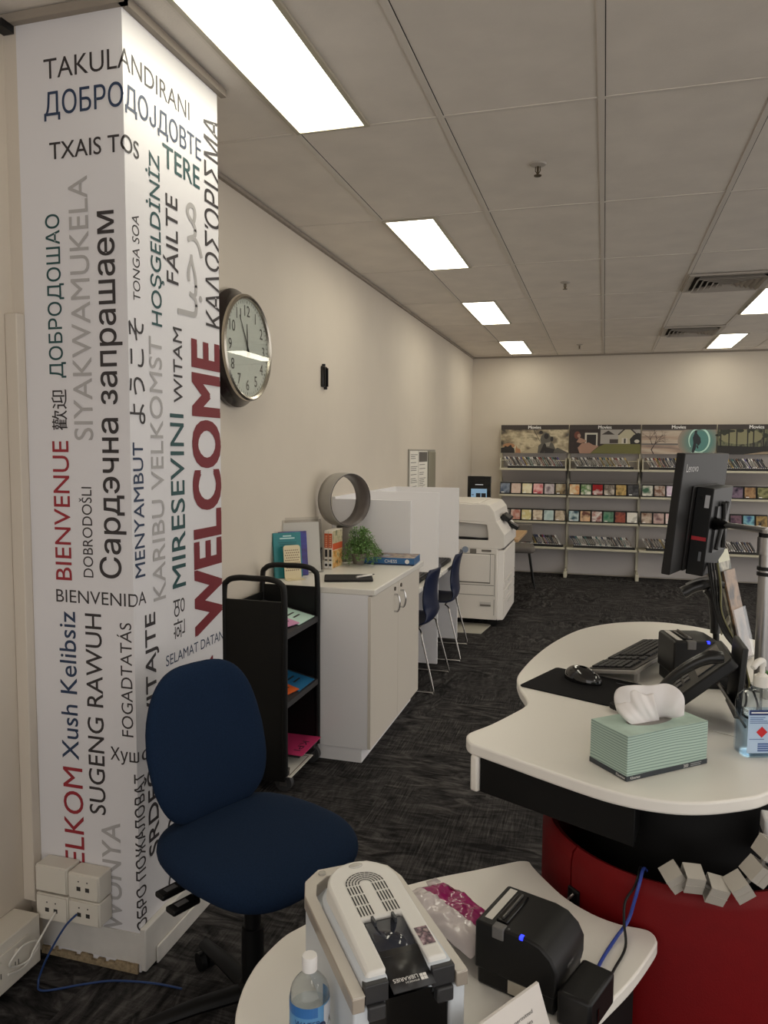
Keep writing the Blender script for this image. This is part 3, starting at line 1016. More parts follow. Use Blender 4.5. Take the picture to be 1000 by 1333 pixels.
MB().box(TX0 + 0.012, TX0 + 0.02, TY0 + 0.008, TY1 - 0.008, 0.1, 0.9).build('back_panel', tro, t, smooth=False)
for x in (TX0 + 0.04, TX1 - 0.03):
    for y in (TY0 + 0.035, TY1 - 0.03):
        c = MB().box(x - 0.018, x + 0.018, y - 0.02, y - 0.016, 0.03, 0.105).box(x - 0.018, x + 0.018, y + 0.016, y + 0.02, 0.03, 0.105).box(x - 0.02, x + 0.02, y - 0.02, y + 0.02, 0.098, 0.11).build('castor', mat('castor fork grey', (92, 90, 88), 0.4, metal=0.5), t)
        MB().cyl((x, y - 0.015, 0.0435), (x, y + 0.015, 0.0435), 0.043, seg=24).build('wheel', mat('grey rubber', (58, 58, 60), 0.6), c)
FOL = [('pale mint card folder on the top trolley shelf, against the far end panel', (196, 226, 214), 3.535, 0.785, 0.22),
       ('pink card folder on the top trolley shelf, at the shelf lip', (216, 150, 190), 3.36, 0.785, 0.17),
       ('blue card folder on the middle trolley shelf', (36, 112, 160), 3.535, 0.447, 0.22),
       ('orange card folder on the middle trolley shelf', (224, 100, 36), 3.36, 0.447, 0.16)]
for i, (lab, rgb, y, z, w) in enumerate(FOL):
    t = thing('card_folder', lab, 'folder', (TX1 - 0.012, y, z + 0.003 + 0.002 * (1 - i % 2)), 0, 'card folders on the trolley')
    Xs = Matrix.Rotation(math.atan2(0.07, TX1 - TX0 - 0.024), 4, 'Y')
    n_ = i % 2
    d = 0.0 if not n_ else 0.006
    X2 = Xs @ Matrix.Rotation(R(-9 if n_ else 0), 4, 'Z')
    b = MB().box(-0.22, 0.0 - (0.02 if n_ else 0), -w / 2, w / 2 - (0.0 if n_ else 0.01), 0.0 + d, 0.004 + d, X=X2)
    b.build('card', mat('card %d' % i, rgb, 0.55), t, smooth=False)
    b = MB()
    for q in range(3):
        b.box(-0.07 - 0.035 * q, -0.06 - 0.035 * q, -0.03, 0.05, 0.0045 + d, 0.005 + d, X=X2)
    b.build('print', ink, t, smooth=False)
t = thing('card_folder', 'magenta card folder on the bottom trolley shelf', 'folder', (TX1 - 0.005, 3.525, 0.128), 0, 'card folders on the trolley')
MB().box(-0.24, 0.018, -0.12, 0.14, 0.0005, 0.0045).build('card', mat('magenta card', (206, 58, 112), 0.5), t, smooth=False)
letter('KPI', (-0.05, 0.06, 0.005), (0, -1, 0), (1, 0, 0), 0.036, t, ink, name='print', width=0.13)
t = thing('framed_notice', 'white card with a thin dark border on the lowest trolley tray', 'card', (TX1 - 0.07, 3.36, 0.077), 0)
MB().box(-0.1, 0.085, -0.095, 0.19, 0.0, 0.003).build('card', white_pl, t, smooth=False)
bd = MB()
for a, b_, c, d in ((-0.08, 0.07, -0.08, -0.076), (-0.08, 0.07, 0.166, 0.17), (-0.08, -0.076, -0.08, 0.17), (0.066, 0.07, -0.08, 0.17)):
    bd.box(a, b_, c, d, 0.003, 0.0036)
bd.build('border', mat('brown border', (92, 66, 54), 0.5), t, smooth=False)

# ---------------------------------------------------------------- study carrels and their chairs
t = thing('study_carrel', 'white study carrel with tall dividers along the long wall past the cabinet', 'carrel', (0, 0, 0))
for y, xe, ze in ((4.845, -1.222, 1.33), (5.60, -1.195, 1.345), (6.42, -1.195, 1.345)):
    MB().box(-1.755, xe, y - 0.012, y + 0.012, 0.02, ze).build('divider', grey_lam, t, bevel=0.001)
MB().box(-1.779, -1.755, 4.835, 6.432, 0.02, 1.345).build('back_panel', grey_lam, t, bevel=0.001)
for a, b_ in ((4.858, 5.588), (5.612, 6.408)):
    MB().box(-1.755, -1.165, a, b_, 0.705, 0.735).build('desktop', white_lam, t, bevel=0.003)
for k, y in enumerate((5.2, 6.0)):
    t = thing('keyboard', 'black keyboard in the carrel %s' % ('beside the cabinet' if k == 0 else 'beside the copier'), 'keyboard', (-1.29, y, 0.736), R(90), 'carrel keyboards')
    MB().box(-0.21, 0.21, -0.075, 0.075, 0.0, 0.022).build('base', black_pl, t, bevel=0.004)
    kb = MB()
    for r_ in range(5):
        for c in range(17):
            kb.box(-0.2 + 0.0236 * c, -0.2 + 0.0236 * c + 0.02, -0.065 + 0.026 * r_, -0.065 + 0.026 * r_ + 0.021, 0.022, 0.028)
    o = kb.build('keys', mat('dark key', (36, 36, 38), 0.5), t, smooth=False)

navy_pl = mat('navy moulded plastic', (20, 30, 60), 0.42, spec=0.35)
def make_visitor_chair():
    t = thing('visitor_chair', '', 'chair')
    # shell: seat and back in one moulded sweep, facing -x
    prof = bez([(-0.23, 0.452), (-0.20, 0.462), (-0.05, 0.445), (0.10, 0.44), (0.165, 0.465), (0.187, 0.52), (0.184, 0.58), (0.18, 0.66), (0.19, 0.75), (0.212, 0.84)], 5)
    n = len(prof) - 1
    def fn(u, v):
        i = min(int(v * n), n - 1)
        f = v * n - i
        p = prof[i] * (1 - f) + prof[i + 1] * f
        s = 2 * u - 1
        w = 0.235
        if v > 0.45:
            q = (v - 0.45) / 0.55
            w = 0.235 - 0.035 * math.sin(min(1, q * 2.2) * math.pi) * 0.6 - 0.025 * q
            if q > 0.86:
                w -= 0.05 * ((q - 0.86) / 0.14) ** 2
        elif v < 0.08:
            w -= 0.04 * ((0.08 - v) / 0.08) ** 2
        cup = 0.025 * s * s
        back = max(0, min(1, (v - 0.4) / 0.25))
        return (p.x - cup * back * 1.4, s * w, p.y + cup * (1 - back))
    MB().grid(fn, 14, 36).build('shell', navy_pl, t, solid=0.009)
    leg = mat('chrome tube', (182, 178, 172), 0.25, metal=1.0)
    for s in (-1, 1):
        y = 0.262 * s
        MB().tube(bez([(0.10, 0.17 * s, 0.432), (0.135, 0.22 * s, 0.415), (0.15, 0.238 * s, 0.36), (0.235, y, 0.03), (0.225, y, 0.011), (0.20, y, 0.009), (-0.2, y, 0.009), (-0.235, y, 0.011), (-0.24, y, 0.03), (-0.17, 0.235 * s, 0.36), (-0.155, 0.215 * s, 0.425), (-0.12, 0.16 * s, 0.436)], 5), 0.0065, 10).build('sled_leg', leg, t)
    MB().tube([(0.10, -0.17, 0.432), (0.10, 0.17, 0.432)], 0.008, 8).tube([(-0.12, -0.16, 0.436), (-0.12, 0.16, 0.436)], 0.008, 8).build('crossbar', leg, t)
    return t
vc = make_visitor_chair()
vc.location = (-1.31, 5.19, 0)
vc['label'] = 'navy plastic sled base chair at the carrel nearer the cabinet'
vc['group'] = 'carrel chairs'
v2 = copy_tree(vc)
v2.location = (-1.30, 6.02, 0)
v2.rotation_euler = (0, 0, R(4))
v2['label'] = 'navy plastic sled base chair at the carrel nearer the copier'
# ---------------------------------------------------------------- photocopier
cop = mat('copier off white', (236, 230, 222), 0.42)
cop2 = mat('copier pale grey', (206, 202, 196), 0.45)
seam = mat('copier seam', (118, 112, 104), 0.7)
t = thing('photocopier', 'large off-white office photocopier past the carrels', 'photocopier', (0, 0, 0))
KX0, KX1, KY0, KY1 = -1.62, -0.93, 7.0, 7.95
MB().box(KX0, KX1, KY0, KY1, 0.075, 0.75).build('body', cop, t, bevel=0.006)
MB().prism([(KX1, KY0 + 0.02), (KX1 + 0.055, KY0 + 0.05), (KX1 + 0.055, KY1 - 0.05), (KX1, KY1 - 0.02)], 0.07, 0.735).build('front_cover', cop, t, bevel=0.006)
def prof(pts, y0, y1):
    """outline in x,z pulled along y"""
    X = Matrix(((1, 0, 0, 0), (0, 0, -1, 0), (0, 1, 0, 0), (0, 0, 0, 1)))
    b = MB()
    b.prism(pts, -y1, -y0, 0, X)
    return b
# output level, open over the tray, then the sloping scanner head
prof([(KX0, 0.75), (-0.905, 0.75), (-0.868, 0.765), (-0.868, 0.885), (-0.945, 1.005), (-1.30, 1.005), (-1.30, 0.99), (-1.035, 0.975), (-1.02, 0.90), (-1.02, 0.83), (KX0, 0.83)], KY0 - 0.002, KY1).build('upper_housing', cop, t, bevel=0.004, angle=18)
prof([(KX0, 0.988), (-1.03, 0.974), (-1.02, 0.90), (-1.02, 0.832), (KX0, 0.832)], KY0 + 0.05, KY1 - 0.01).build('tray_wall', cop2, t, smooth=False)
prof([(KX0, 0.831), (-1.02, 0.831), (-1.02, 0.852), (-1.1, 0.846), (-1.2, 0.852), (KX0, 0.858)], KY0 + 0.002, KY0 + 0.049).build('output_slot', black_pl, t, smooth=False)
prof([(KX0, 1.005), (-0.948, 1.005), (-0.968, 1.10), (-1.015, 1.158), (-1.05, 1.166), (KX0, 1.172)], KY0 - 0.004, KY1 - 0.02).build('document_lid', cop, t, bevel=0.005, angle=18)
MB().box(-1.6, -1.12, KY0 + 0.05, KY1 - 0.1, 1.168, 1.180).build('feeder_cover', cop, t, bevel=0.006)
sm = MB()
def line(x0, x1, z0, z1, d=0.0):
    sm.box(x0, x1, KY0 - 0.0055 - d, KY0 - 0.003 - d, z0, z1)
for z in (0.697, 0.40, 0.305):
    line(-1.32, -0.96, z, z + 0.005, -0.004)
line(-0.955, -0.951, 0.30, 0.7, -0.004)
line(-0.957, -0.953, 0.12, 0.27, -0.004)
sm.build('panel_seam', seam, t, smooth=False)
MB().box(-1.30, -1.0, KY0 - 0.006, KY0 + 0.001, 0.43, 0.69).build('side_door', cop, t, bevel=0.003)
line2 = MB().box(-1.30, -0.995, KY0 - 0.002, KY0 - 0.0005, 0.42, 0.43).box(-0.999, -0.995, KY0 - 0.002, KY0 - 0.0005, 0.42, 0.70)
line2.build('door_shadow', seam, t, smooth=False)
for x0, x1, z0, z1, nm in ((-1.19, -1.13, 0.70, 0.745, 'vent_grille'), (-1.08, -0.99, 0.72, 0.74, 'vent_grille'), (-1.09, -0.985, 0.20, 0.245, 'recess_handle')):
    o = MB().box(x0, x1, KY0 - 0.004, KY0 + 0.001, z0, z1).build(nm, seam if nm == 'vent_grille' else cop2, t, smooth=False)
    if nm == 'recess_handle':
        MB().box(x0 + 0.005, x1, KY0 - 0.006, KY0 - 0.004, z0 + 0.004, z0 + 0.02).build('grip', seam, o, smooth=False)
MB().lathe([(0.03, 0), (0.03, 0.004), (0, 0.004)], 20, 0, Matrix.Translation((-1.235, KY0, 0.735)) @ Matrix.Rotation(R(90), 4, 'X')).build('lock_cap', mat('pale blue cap', (146, 158, 176), 0.4), t)
for k, z in enumerate((0.08, 0.27, 0.36, 0.45)):
    h = (0.18, 0.08, 0.08, 0.27)[k]
    d = MB().box(KX1 + 0.055, KX1 + 0.062, KY0 + 0.055, KY1 - 0.055, z, z + h).build('paper_tray', cop, t, bevel=0.003)
    if k < 3:
        MB().prism(round_rect(0.26, 0.03, 0.012, 4), 0, 0.006, 0, Matrix.Translation((KX1 + 0.062, 7.45, z + h * 0.72)) @ Matrix.Rotation(R(90), 4, 'Y') @ Matrix.Rotation(R(90), 4, 'Z')).build('pull', white_pl, d)
MB().box(KX1 - 0.02, KX1 + 0.05, KY0 + 0.1, KY1 - 0.02, 0.736, 0.748).build('dark_ledge', mat('copier dark grey', (88, 84, 80), 0.5), t, smooth=False)
# tilted operator panel standing off the scanner head
Xp = Matrix.Translation((-0.93, 7.30, 1.02)) @ Matrix.Rotation(R(32), 4, 'Y')
p = MB().box(-0.02, 0.07, 0, 0.30, -0.012, 0.03, X=Xp).build('control_panel', black_pl, t, bevel=0.006)
MB().box(0.0, 0.06, 0.03, 0.27, 0.03, 0.032, X=Xp).build('screen', mat('panel screen', (70, 72, 78), 0.15), p, smooth=False)
Xp = Matrix.Translation((-0.90, 7.55, 0.93)) @ Matrix.Rotation(R(28), 4, 'Y')
p = MB().box(-0.02, 0.10, 0, 0.14, -0.01, 0.025, X=Xp).build('card_reader', black_pl, t, bevel=0.006)
MB().box(0.01, 0.09, 0.015, 0.125, 0.025, 0.027, X=Xp).build('display', mat('reader display', (120, 122, 124), 0.2), p, smooth=False)
for x in (KX0 + 0.08, KX1 - 0.04):
    for y in (KY0 + 0.1, KY1 - 0.1):
        MB().cyl((x, y - 0.02, 0.04), (x, y + 0.02, 0.04), 0.04, seg=18).box(x - 0.02, x + 0.02, y - 0.03, y + 0.03, 0.05, 0.076).build('castor', black_pl, t)
tag(MB().prism([(-1.6, 6.70), (-1.03, 6.72), (-0.99, 7.12), (-1.6, 7.12)], 0.001, 0.008).build('floor_mat', mat('pale protective mat', (182, 178, 166), 0.5), bevel=0.002), 'pale plastic mat on the carpet under the photocopier edge', 'mat')

# table, kiosk screen and side chair beyond the copier
wood = mat('pale wood top', (196, 160, 118), 0.45, noise=0.08, nscale=12)
t = thing('side_table', 'pale wood topped table beyond the photocopier', 'table', (0, 0, 0))
MB().box(-1.72, -0.85, 8.02, 9.0, 0.70, 0.73).build('tabletop', wood, t, bevel=0.003)
for x in (-1.66, -1.2):
    for y in (8.09, 8.93):
        MB().box(x - 0.02, x + 0.02, y - 0.02, y + 0.02, 0, 0.70).build('leg', black_pl, t, smooth=False)
t = thing('kiosk_screen', 'black portrait catalogue screen with a pale blue page beyond the photocopier', 'screen', (-1.37, 8.62, 0.731))
MB().box(-0.135, 0.135, -0.012, 0.03, 0.06, 0.645).build('bezel', black_gl, t, bevel=0.006)
MB().box(-0.1, 0.1, -0.06, 0.1, 0.0, 0.012).box(-0.03, 0.03, 0.03, 0.06, 0.012, 0.3).build('stand', black_pl, t, bevel=0.003)
scr = MB().box(-0.092, 0.09, -0.0135, -0.012, 0.09, 0.5).build('display', mat('lit blue page', (150, 186, 216), 0.2, emit=(120, 160, 196), estr=0.35), t, smooth=False)
pg = MB()
for r_ in range(3):
    for c in range(2):
        pg.box(-0.035 + 0.062 * c, 0.017 + 0.062 * c, -0.0142, -0.0135, 0.36 - 0.125 * r_, 0.36 - 0.125 * r_ + 0.09)
pg.build('page_picture', mat('page picture', (34, 38, 48), 0.3), scr, smooth=False)
pb = MB()
for z in (0.335, 0.21):
    pb.box(-0.04, 0.085, -0.0141, -0.0135, z - 0.01, z + 0.008)
for k in range(6):
    pb.box(-0.085, -0.06, -0.0141, -0.0135, 0.2 + 0.045 * k, 0.212 + 0.045 * k)
pb.build('page_text', mat('page text', (92, 112, 150), 0.3), scr, smooth=False)
MB().box(-0.045, 0.045, -0.0132, -0.012, 0.544, 0.551).build('heading', mat('screen white', (210, 214, 220), 0.4, emit=(210, 214, 220), estr=0.4), t, smooth=False)
t = thing('side_chair', 'grey upholstered chair with dark legs at the pale wood table', 'chair', (-1.02, 9.36, 0), R(8))
up = mat('grey upholstery', (112, 106, 100), 0.9)
MB().prism(round_rect(0.46, 0.44, 0.08, 5), 0.43, 0.51).build('seat', up, t, bevel=0.03, seg=3)
MB().prism(round_rect(0.42, 0.05, 0.02, 4, 0, 0.21), 0.52, 0.75).build('backrest', up, t, bevel=0.015)
for sx in (-1, 1):
    for sy in (-1, 1):
        MB().cyl((sx * 0.16, sy * 0.15, 0.44), (sx * 0.23, sy * 0.22, 0.0), 0.013, 0.009, 12).build('leg', black_pl, t)

# ---------------------------------------------------------------- movie shelving along the back wall
shelf_m = mat('cream shelving steel', (206, 200, 178), 0.45)
panel_m = mat('grey back panel', (196, 190, 188), 0.6)
rack_m = mat('black rack', (20, 18, 18), 0.5)
BW = 0.9035
SX = [-1.356 + BW * b for b in range(4)]
ORD = ['first', 'second', 'third', 'fourth']
SZ = (1.445, 1.098, 0.748, 0.410)
YF, YK = 10.10, 10.44
for b, x0 in enumerate(SX):
    x1 = x0 + BW
    t = thing('shelving_bay', 'cream steel movie shelving bay, %s bay from the copier corner' % ORD[b], 'shelving', (0, 0, 0), 0, 'movie shelving bays')
    MB().box(x0 + 0.02, x1 - 0.02, YK, YK + 0.015, 0.02, 2.0).build('back_panel', panel_m, t, smooth=False)
    for k, z in enumerate(SZ):
        s = MB().box(x0 + 0.012, x1 - 0.012, YF + 0.004, YK, z - 0.03, z - 0.004).build('shelf', shelf_m, t, bevel=0.002)
        if k == 0:
            # sloping sheet standing in for the shaded back panel, with wire book ends
            MB().add([(x0 + 0.03, YF + 0.07, z - 0.03), (x1 - 0.03, YF + 0.07, z - 0.03), (x1 - 0.03, YK - 0.01, z - 0.19), (x0 + 0.03, YK - 0.01, z - 0.19)], [(0, 1, 2, 3)]).build('shade_sheet', panel_m, s, smooth=False)
            for xa, sg in ((x0 + 0.02, 1), (x1 - 0.02, -1)):
                MB().prism([(xa, YF + 0.03), (xa + sg * 0.012, YF + 0.03), (xa + sg * 0.012, YK), (xa, YK)], z - 0.004, z + 0.13).tube([(xa + sg * 0.02, YF + 0.06, z + 0.10), (xa + sg * 0.13, YF + 0.08, z + 0.10), (xa + sg * 0.13, YF + 0.08, z)], 0.005, 6).build('end_bracket', shelf_m, s, smooth=False)
    for k, xu in enumerate((x0, x1) if b == 0 else (x1,)):
        u = MB().box(xu - 0.016, xu + 0.016, YK - 0.05, YK, 0.0, 2.0).build('upright', shelf_m, t, bevel=0.002)
        MB().box(xu - 0.022, xu + 0.022, YF + 0.03, YK - 0.05, 0.0, 0.085).box(xu - 0.012, xu + 0.012, YF + 0.10, YK - 0.05, 0.085, 0.11).build('foot', shelf_m, u, bevel=0.006)
    # printed header sign
sky1 = [(58, 52, 46), (150, 136, 110), (206, 192, 160), (120, 108, 88)]
SIGN = ['first movie sign, smoky battlefield picture with an armoured figure', 'second movie sign, seated woman before a house on a meadow', 'third movie sign, bare tree and a dark figure in a glowing ring', 'fourth movie sign, dark green misty forest picture']
def flat(b, pts, d, mi, X):
    """printed shape on the sign: points in sign units (0..1, 0..1)"""
    v = [(SXX + p[0] * SWW, -0.001 - d * 0.0002, SZZ + p[1] * SHH) for p in pts]
    b.add(v, [tuple(range(len(v)))], mi)
def circ(cx, cy, rx, ry, n=18):
    return [(cx + rx * math.cos(2 * math.pi * i / n), cy + ry * math.sin(2 * math.pi * i / n)) for i in range(n)]
SXX, SWW, SZZ, SHH = -BW / 2 + 0.006, BW - 0.012, 0.0, 0.375
def pm(n, c):
    return mat('sign ink ' + n, c, 0.45)
for b, x0 in enumerate(SX):
    t = thing('poster_sign', SIGN[b] + ', above the shelving', 'sign', (x0 + BW / 2, 10.30, 1.642), 0, 'movie header signs')
    base_m = [print_mat('smoke print', sky1, 5, stretch=(1, 1, 1.6)), mat('room print', (46, 32, 28), 0.45, noise=0.4, nscale=9),
              print_mat('beach print', [(150, 128, 112), (196, 180, 160), (176, 150, 130), (120, 104, 96)], 3, stretch=(0.4, 1, 5)),
              print_mat('forest print', [(34, 32, 24), (60, 62, 44), (112, 114, 80), (44, 42, 32), (86, 82, 62)], 7, stretch=(2.2, 1, 0.8))][b]
    MB().box(SXX, SXX + SWW, 0, 0.012, 0, SHH).build('panel', base_m, t, smooth=False)
    pic = MB()
    if b == 0:
        ms = [pm('charcoal', (40, 36, 34)), pm('armour', (92, 88, 80)), pm('fire', (176, 128, 92)), pm('haze', (178, 164, 136)), pm('steel light', (150, 144, 130))]
        flat(pic, circ(0.12, 0.26, 0.09, 0.09), 0, 2, None)
        flat(pic, [(0.0, 0.0), (0.0, 0.18), (0.05, 0.2), (0.06, 0.26), (0.10, 0.22), (0.15, 0.30), (0.17, 0.2), (0.2, 0.16), (0.21, 0.0)], 1, 0, None)
        flat(pic, [(0.22, 0), (0.22, 0.14), (0.235, 0.28), (0.25, 0.16), (0.29, 0.14), (0.30, 0.0)], 1, 2, None)
        flat(pic, [(0.3, 0), (0.5, 0.22), (0.7, 0.0)], 0, 3, None)
        flat(pic, [(0.72, 0), (0.84, 0.2), (1, 0.02), (1, 0)], 0, 1, None)
        flat(pic, [(0.55, 0.0), (0.56, 0.26), (0.60, 0.34), (0.585, 0.48), (0.60, 0.62), (0.66, 0.74), (0.71, 0.70), (0.745, 0.56), (0.735, 0.42), (0.78, 0.32), (0.81, 0.16), (0.79, 0.0)], 2, 1, None)
        flat(pic, circ(0.675, 0.60, 0.035, 0.10), 3, 0, None)
        flat(pic, [(0.58, 0.0), (0.64, 0.34), (0.69, 0.34), (0.64, 0.0)], 3, 0, None)
        flat(pic, [(0.66, 0.22), (0.80, 0.14), (0.78, 0.0), (0.65, 0.0)], 3, 0, None)
        flat(pic, [(0.66, 0.36), (0.74, 0.4), (0.72, 0.24), (0.68, 0.24)], 4, 4, None)
        flat(pic, circ(0.755, 0.50, 0.022, 0.09), 2, 0, None)
        flat(pic, [(0.475, 0.86), (0.485, 0.86), (0.585, 0.42), (0.578, 0.42)], 2, 0, None)
        flat(pic, circ(0.595, 0.74, 0.026, 0.06), 3, 0, None)
    elif b == 1:
        ms = [pm('night brown', (34, 26, 24)), pm('pale frame', (206, 200, 186)), pm('grass', (108, 106, 54)), pm('house cream', (188, 180, 152)), pm('sky grey', (170, 164, 156)), pm('dress', (170, 132, 112)), pm('hair', (110, 58, 44)), pm('roof', (62, 54, 50)), pm('tree black', (30, 28, 24))]
        flat(pic, [(0.44, 0.34), (0.44, 0.99), (1, 0.99), (1, 0.34)], 0, 4, None)
        flat(pic, [(0.3, 0.0), (0.42, 0.24), (0.5, 0.33), (1, 0.33), (1, 0.0)], 0, 2, None)
        flat(pic, [(0.22, 0.24), (0.22, 0.72), (0.40, 0.72), (0.40, 0.24)], 1, 1, None)
        flat(pic, [(0.245, 0.24), (0.245, 0.66), (0.38, 0.66), (0.38, 0.24)], 2, 0, None)
        flat(pic, [(0.46, 0.34), (0.46, 0.66), (0.55, 0.78), (0.60, 0.72), (0.70, 0.72), (0.70, 0.34)], 1, 4, None)
        flat(pic, [(0.455, 0.66), (0.55, 0.80), (0.64, 0.66)], 2, 7, None)
        flat(pic, [(0.57, 0.36), (0.57, 0.50), (0.69, 0.50), (0.69, 0.36)], 2, 7, None)
        flat(pic, [(0.69, 0.34), (0.69, 0.66), (0.82, 0.94), (0.95, 0.66), (0.95, 0.34)], 2, 3, None)
        flat(pic, [(0.68, 0.66), (0.82, 0.98), (0.98, 0.62), (0.96, 0.60), (0.82, 0.92), (0.7, 0.64)], 3, 7, None)
        flat(pic, [(0.74, 0.35), (0.74, 0.54), (0.82, 0.54), (0.82, 0.35)], 3, 1, None)
        flat(pic, [(0.77, 0.36), (0.77, 0.52), (0.795, 0.52), (0.795, 0.36)], 4, 7, None)
        flat(pic, [(0.86, 0.34), (0.85, 0.5), (0.9, 0.64), (0.96, 0.72), (1, 0.7), (1, 0.34)], 4, 8, None)
        flat(pic, circ(0.95, 0.43, 0.035, 0.06), 5, 1, None)
        flat(pic, [(0.15, 0.0), (0.12, 0.2), (0.18, 0.36), (0.28, 0.38), (0.34, 0.3), (0.42, 0.26), (0.34, 0.1), (0.3, 0.0)], 3, 5, None)
        flat(pic, circ(0.11, 0.64, 0.045, 0.13), 3, 6, None)
        flat(pic, circ(0.135, 0.62, 0.025, 0.07), 4, 5, None)
        flat(pic, [(0.1, 0.4), (0.14, 0.56), (0.24, 0.46), (0.24, 0.40), (0.16, 0.36)], 4, 5, None)
    elif b == 2:
        ms = [pm('bark', (62, 46, 42)), pm('teal glow', (92, 140, 132)), pm('ring light', (196, 232, 218)), pm('coat', (30, 36, 40)), pm('sand', (186, 166, 146)), pm('dim sky', (110, 104, 100)), pm('teal deep', (60, 96, 96))]
        flat(pic, [(0, 0.8), (0, 1), (1, 1), (1, 0.8)], 0, 5, None)
        flat(pic, [(0, 0.3), (0, 0.36), (0.62, 0.36), (0.62, 0.3)], 0, 5, None)
        for q in range(7):
            f = q / 6
            mixc = [int(150 + (84 - 150) * f), int(136 + (136 - 136) * f), int(122 + (130 - 122) * f)]
            ms.append(pm('teal glow step %d' % q, tuple(mixc)))
            cut_ = [(min(1.0, p[0]), max(0.0, min(0.83, p[1]))) for p in circ(0.79, 0.43, 0.30 - 0.17 * f, 0.62 - 0.28 * f, 30)]
            flat(pic, cut_, 1 + 0.3 * q, len(ms) - 1, None)
        n = 30
        for i in range(n):
            a0, a1 = R(-115 + 330 * i / n), R(-115 + 330 * (i + 1) / n)
            w0, w1 = 0.008 + 0.012 * math.sin(math.pi * i / n), 0.008 + 0.012 * math.sin(math.pi * (i + 1) / n)
            P = lambda a, w: (0.775 + (0.135 + w * 0.6) * math.cos(a), 0.47 + (0.40 + w * 1.6) * math.sin(a))
            flat(pic, [P(a0, -w0), P(a1, -w1), P(a1, w1), P(a0, w0)], 3, 2, None)
        flat(pic, [(0.68, 0.06), (0.70, 0.36), (0.69, 0.56), (0.71, 0.70), (0.715, 0.80), (0.745, 0.80), (0.745, 0.70), (0.79, 0.56), (0.80, 0.4), (0.77, 0.28), (0.74, 0.36), (0.735, 0.2), (0.71, 0.05)], 4, 3, None)
        flat(pic, [(0.75, 0.34), (0.77, 0.22), (0.76, 0.18), (0.74, 0.26)], 4, 3, None)
        flat(pic, [(0.66, 0.0), (0.68, 0.08), (0.82, 0.06), (0.9, 0.0)], 3, 2, None)
        def branch(p, a, ln, w, d):
            q = (p[0] + math.cos(a) * ln * 0.42, p[1] + math.sin(a) * ln)
            nx, ny = -math.sin(a) * w * 0.42, math.cos(a) * w
            flat(pic, [(p[0] - nx, p[1] - ny), (q[0] - nx * 0.6, q[1] - ny * 0.6), (q[0] + nx * 0.6, q[1] + ny * 0.6), (p[0] + nx, p[1] + ny)], 3, 0, None)
            if d > 0:
                for k in range(2 if d < 3 else 3):
                    branch(q, a + random.uniform(-0.75, 0.75), ln * random.uniform(0.6, 0.85), w * 0.6, d - 1)
        random.seed(5)
        branch((0.17, 0.0), R(118), 0.16, 0.02, 0)
        branch((0.135, 0.13), R(62), 0.24, 0.018, 4)
        branch((0.15, 0.30), R(110), 0.2, 0.012, 3)
    else:
        ms = [pm('trunk dark', (32, 28, 22)), pm('mist', (136, 132, 98)), pm('leaf dark', (44, 46, 32)), pm('path', (150, 132, 108))]
        random.seed(9)
        flat(pic, circ(0.3, 0.6, 0.28, 0.26), 0, 1, None)
        for k in range(9):
            x = 0.04 + 0.11 * k + random.uniform(-0.02, 0.02)
            flat(pic, [(x, 0.25), (x - 0.006, 0.9), (x + 0.012, 0.9), (x + 0.014, 0.25)], 1, 0, None)
        for k in range(16):
            flat(pic, circ(random.uniform(0, 1), random.uniform(0.62, 0.88), random.uniform(0.02, 0.06), random.uniform(0.04, 0.1), 9), 2 + (k % 7), 2, None)
        flat(pic, [(0, 0), (0, 0.3), (0.5, 0.26), (1, 0.34), (1, 0)], 1, 0, None)
        flat(pic, [(0.34, 0.0), (0.6, 0.10), (1, 0.14), (1, 0.04)], 2, 3, None)
    bd = MB()
    pic.build('picture', ms, t, smooth=False)
    MB().box(SXX, SXX + SWW, -0.004, -0.003, SHH * 0.835, SHH).build('title_band', mat('sign title band', (62, 54, 50), 0.5), t, smooth=False)
    for dx_ in (-0.0022, 0.0022):
        letter('Movies', (dx_, -0.0048 - abs(dx_ - 0.0022) * 0.05, SHH * 0.917), (1, 0, 0), (0, 0, 1), 0.042, t, white_ink, center=True, width=0.165)

# leaning cases shown by their spines
SPC = [('white', (236, 232, 226)), ('black', (30, 28, 30)), ('grey', (92, 92, 98)), ('navy', (44, 54, 92)), ('brown', (96, 66, 52)), ('red', (140, 52, 50)), ('yellow', (198, 170, 92)), ('teal', (60, 110, 110)), ('violet', (86, 74, 140))]
WTS = [10, 9, 5, 3, 4, 2, 2, 2, 1]
sticker = mat('white spine sticker', (240, 238, 232), 0.5)
proto = {}
def spine_proto(name, rgb):
    if name not in proto:
        b = MB()
        b.box(-0.0068, 0.0068, 0, 0.13, 0, 0.165, 0)
        b.box(-0.0055, 0.0055, -0.0008, 0.0, 0.008, 0.034, 1)
        b.box(-0.004, 0.004, -0.0006, 0.0, 0.05, 0.13, 2)
        o = b.build('movie_case', [mat('case spine ' + name, rgb, 0.35), sticker, mat('case title ' + ('dark' if name in ('white', 'yellow', 'grey') else 'pale'), (70, 66, 64) if name in ('white', 'yellow', 'grey') else (186, 180, 170), 0.4)], smooth=False)
        proto[name] = o
        return o, True
    return proto[name], False
random.seed(21)
RACK = [(0, 0, -1.215, -0.50, 30), (1, 0, -0.325, 0.345, 26), (2, 0, 0.575, 1.30, 30), (3, 0, 1.47, 1.95, 20),
        (0, 3, -1.03, -0.51, 22), (1, 3, -0.335, 0.395, 31), (2, 3, 0.575, 0.98, 12), (3, 3, 1.45, 1.86, 14)]
CNT = 0
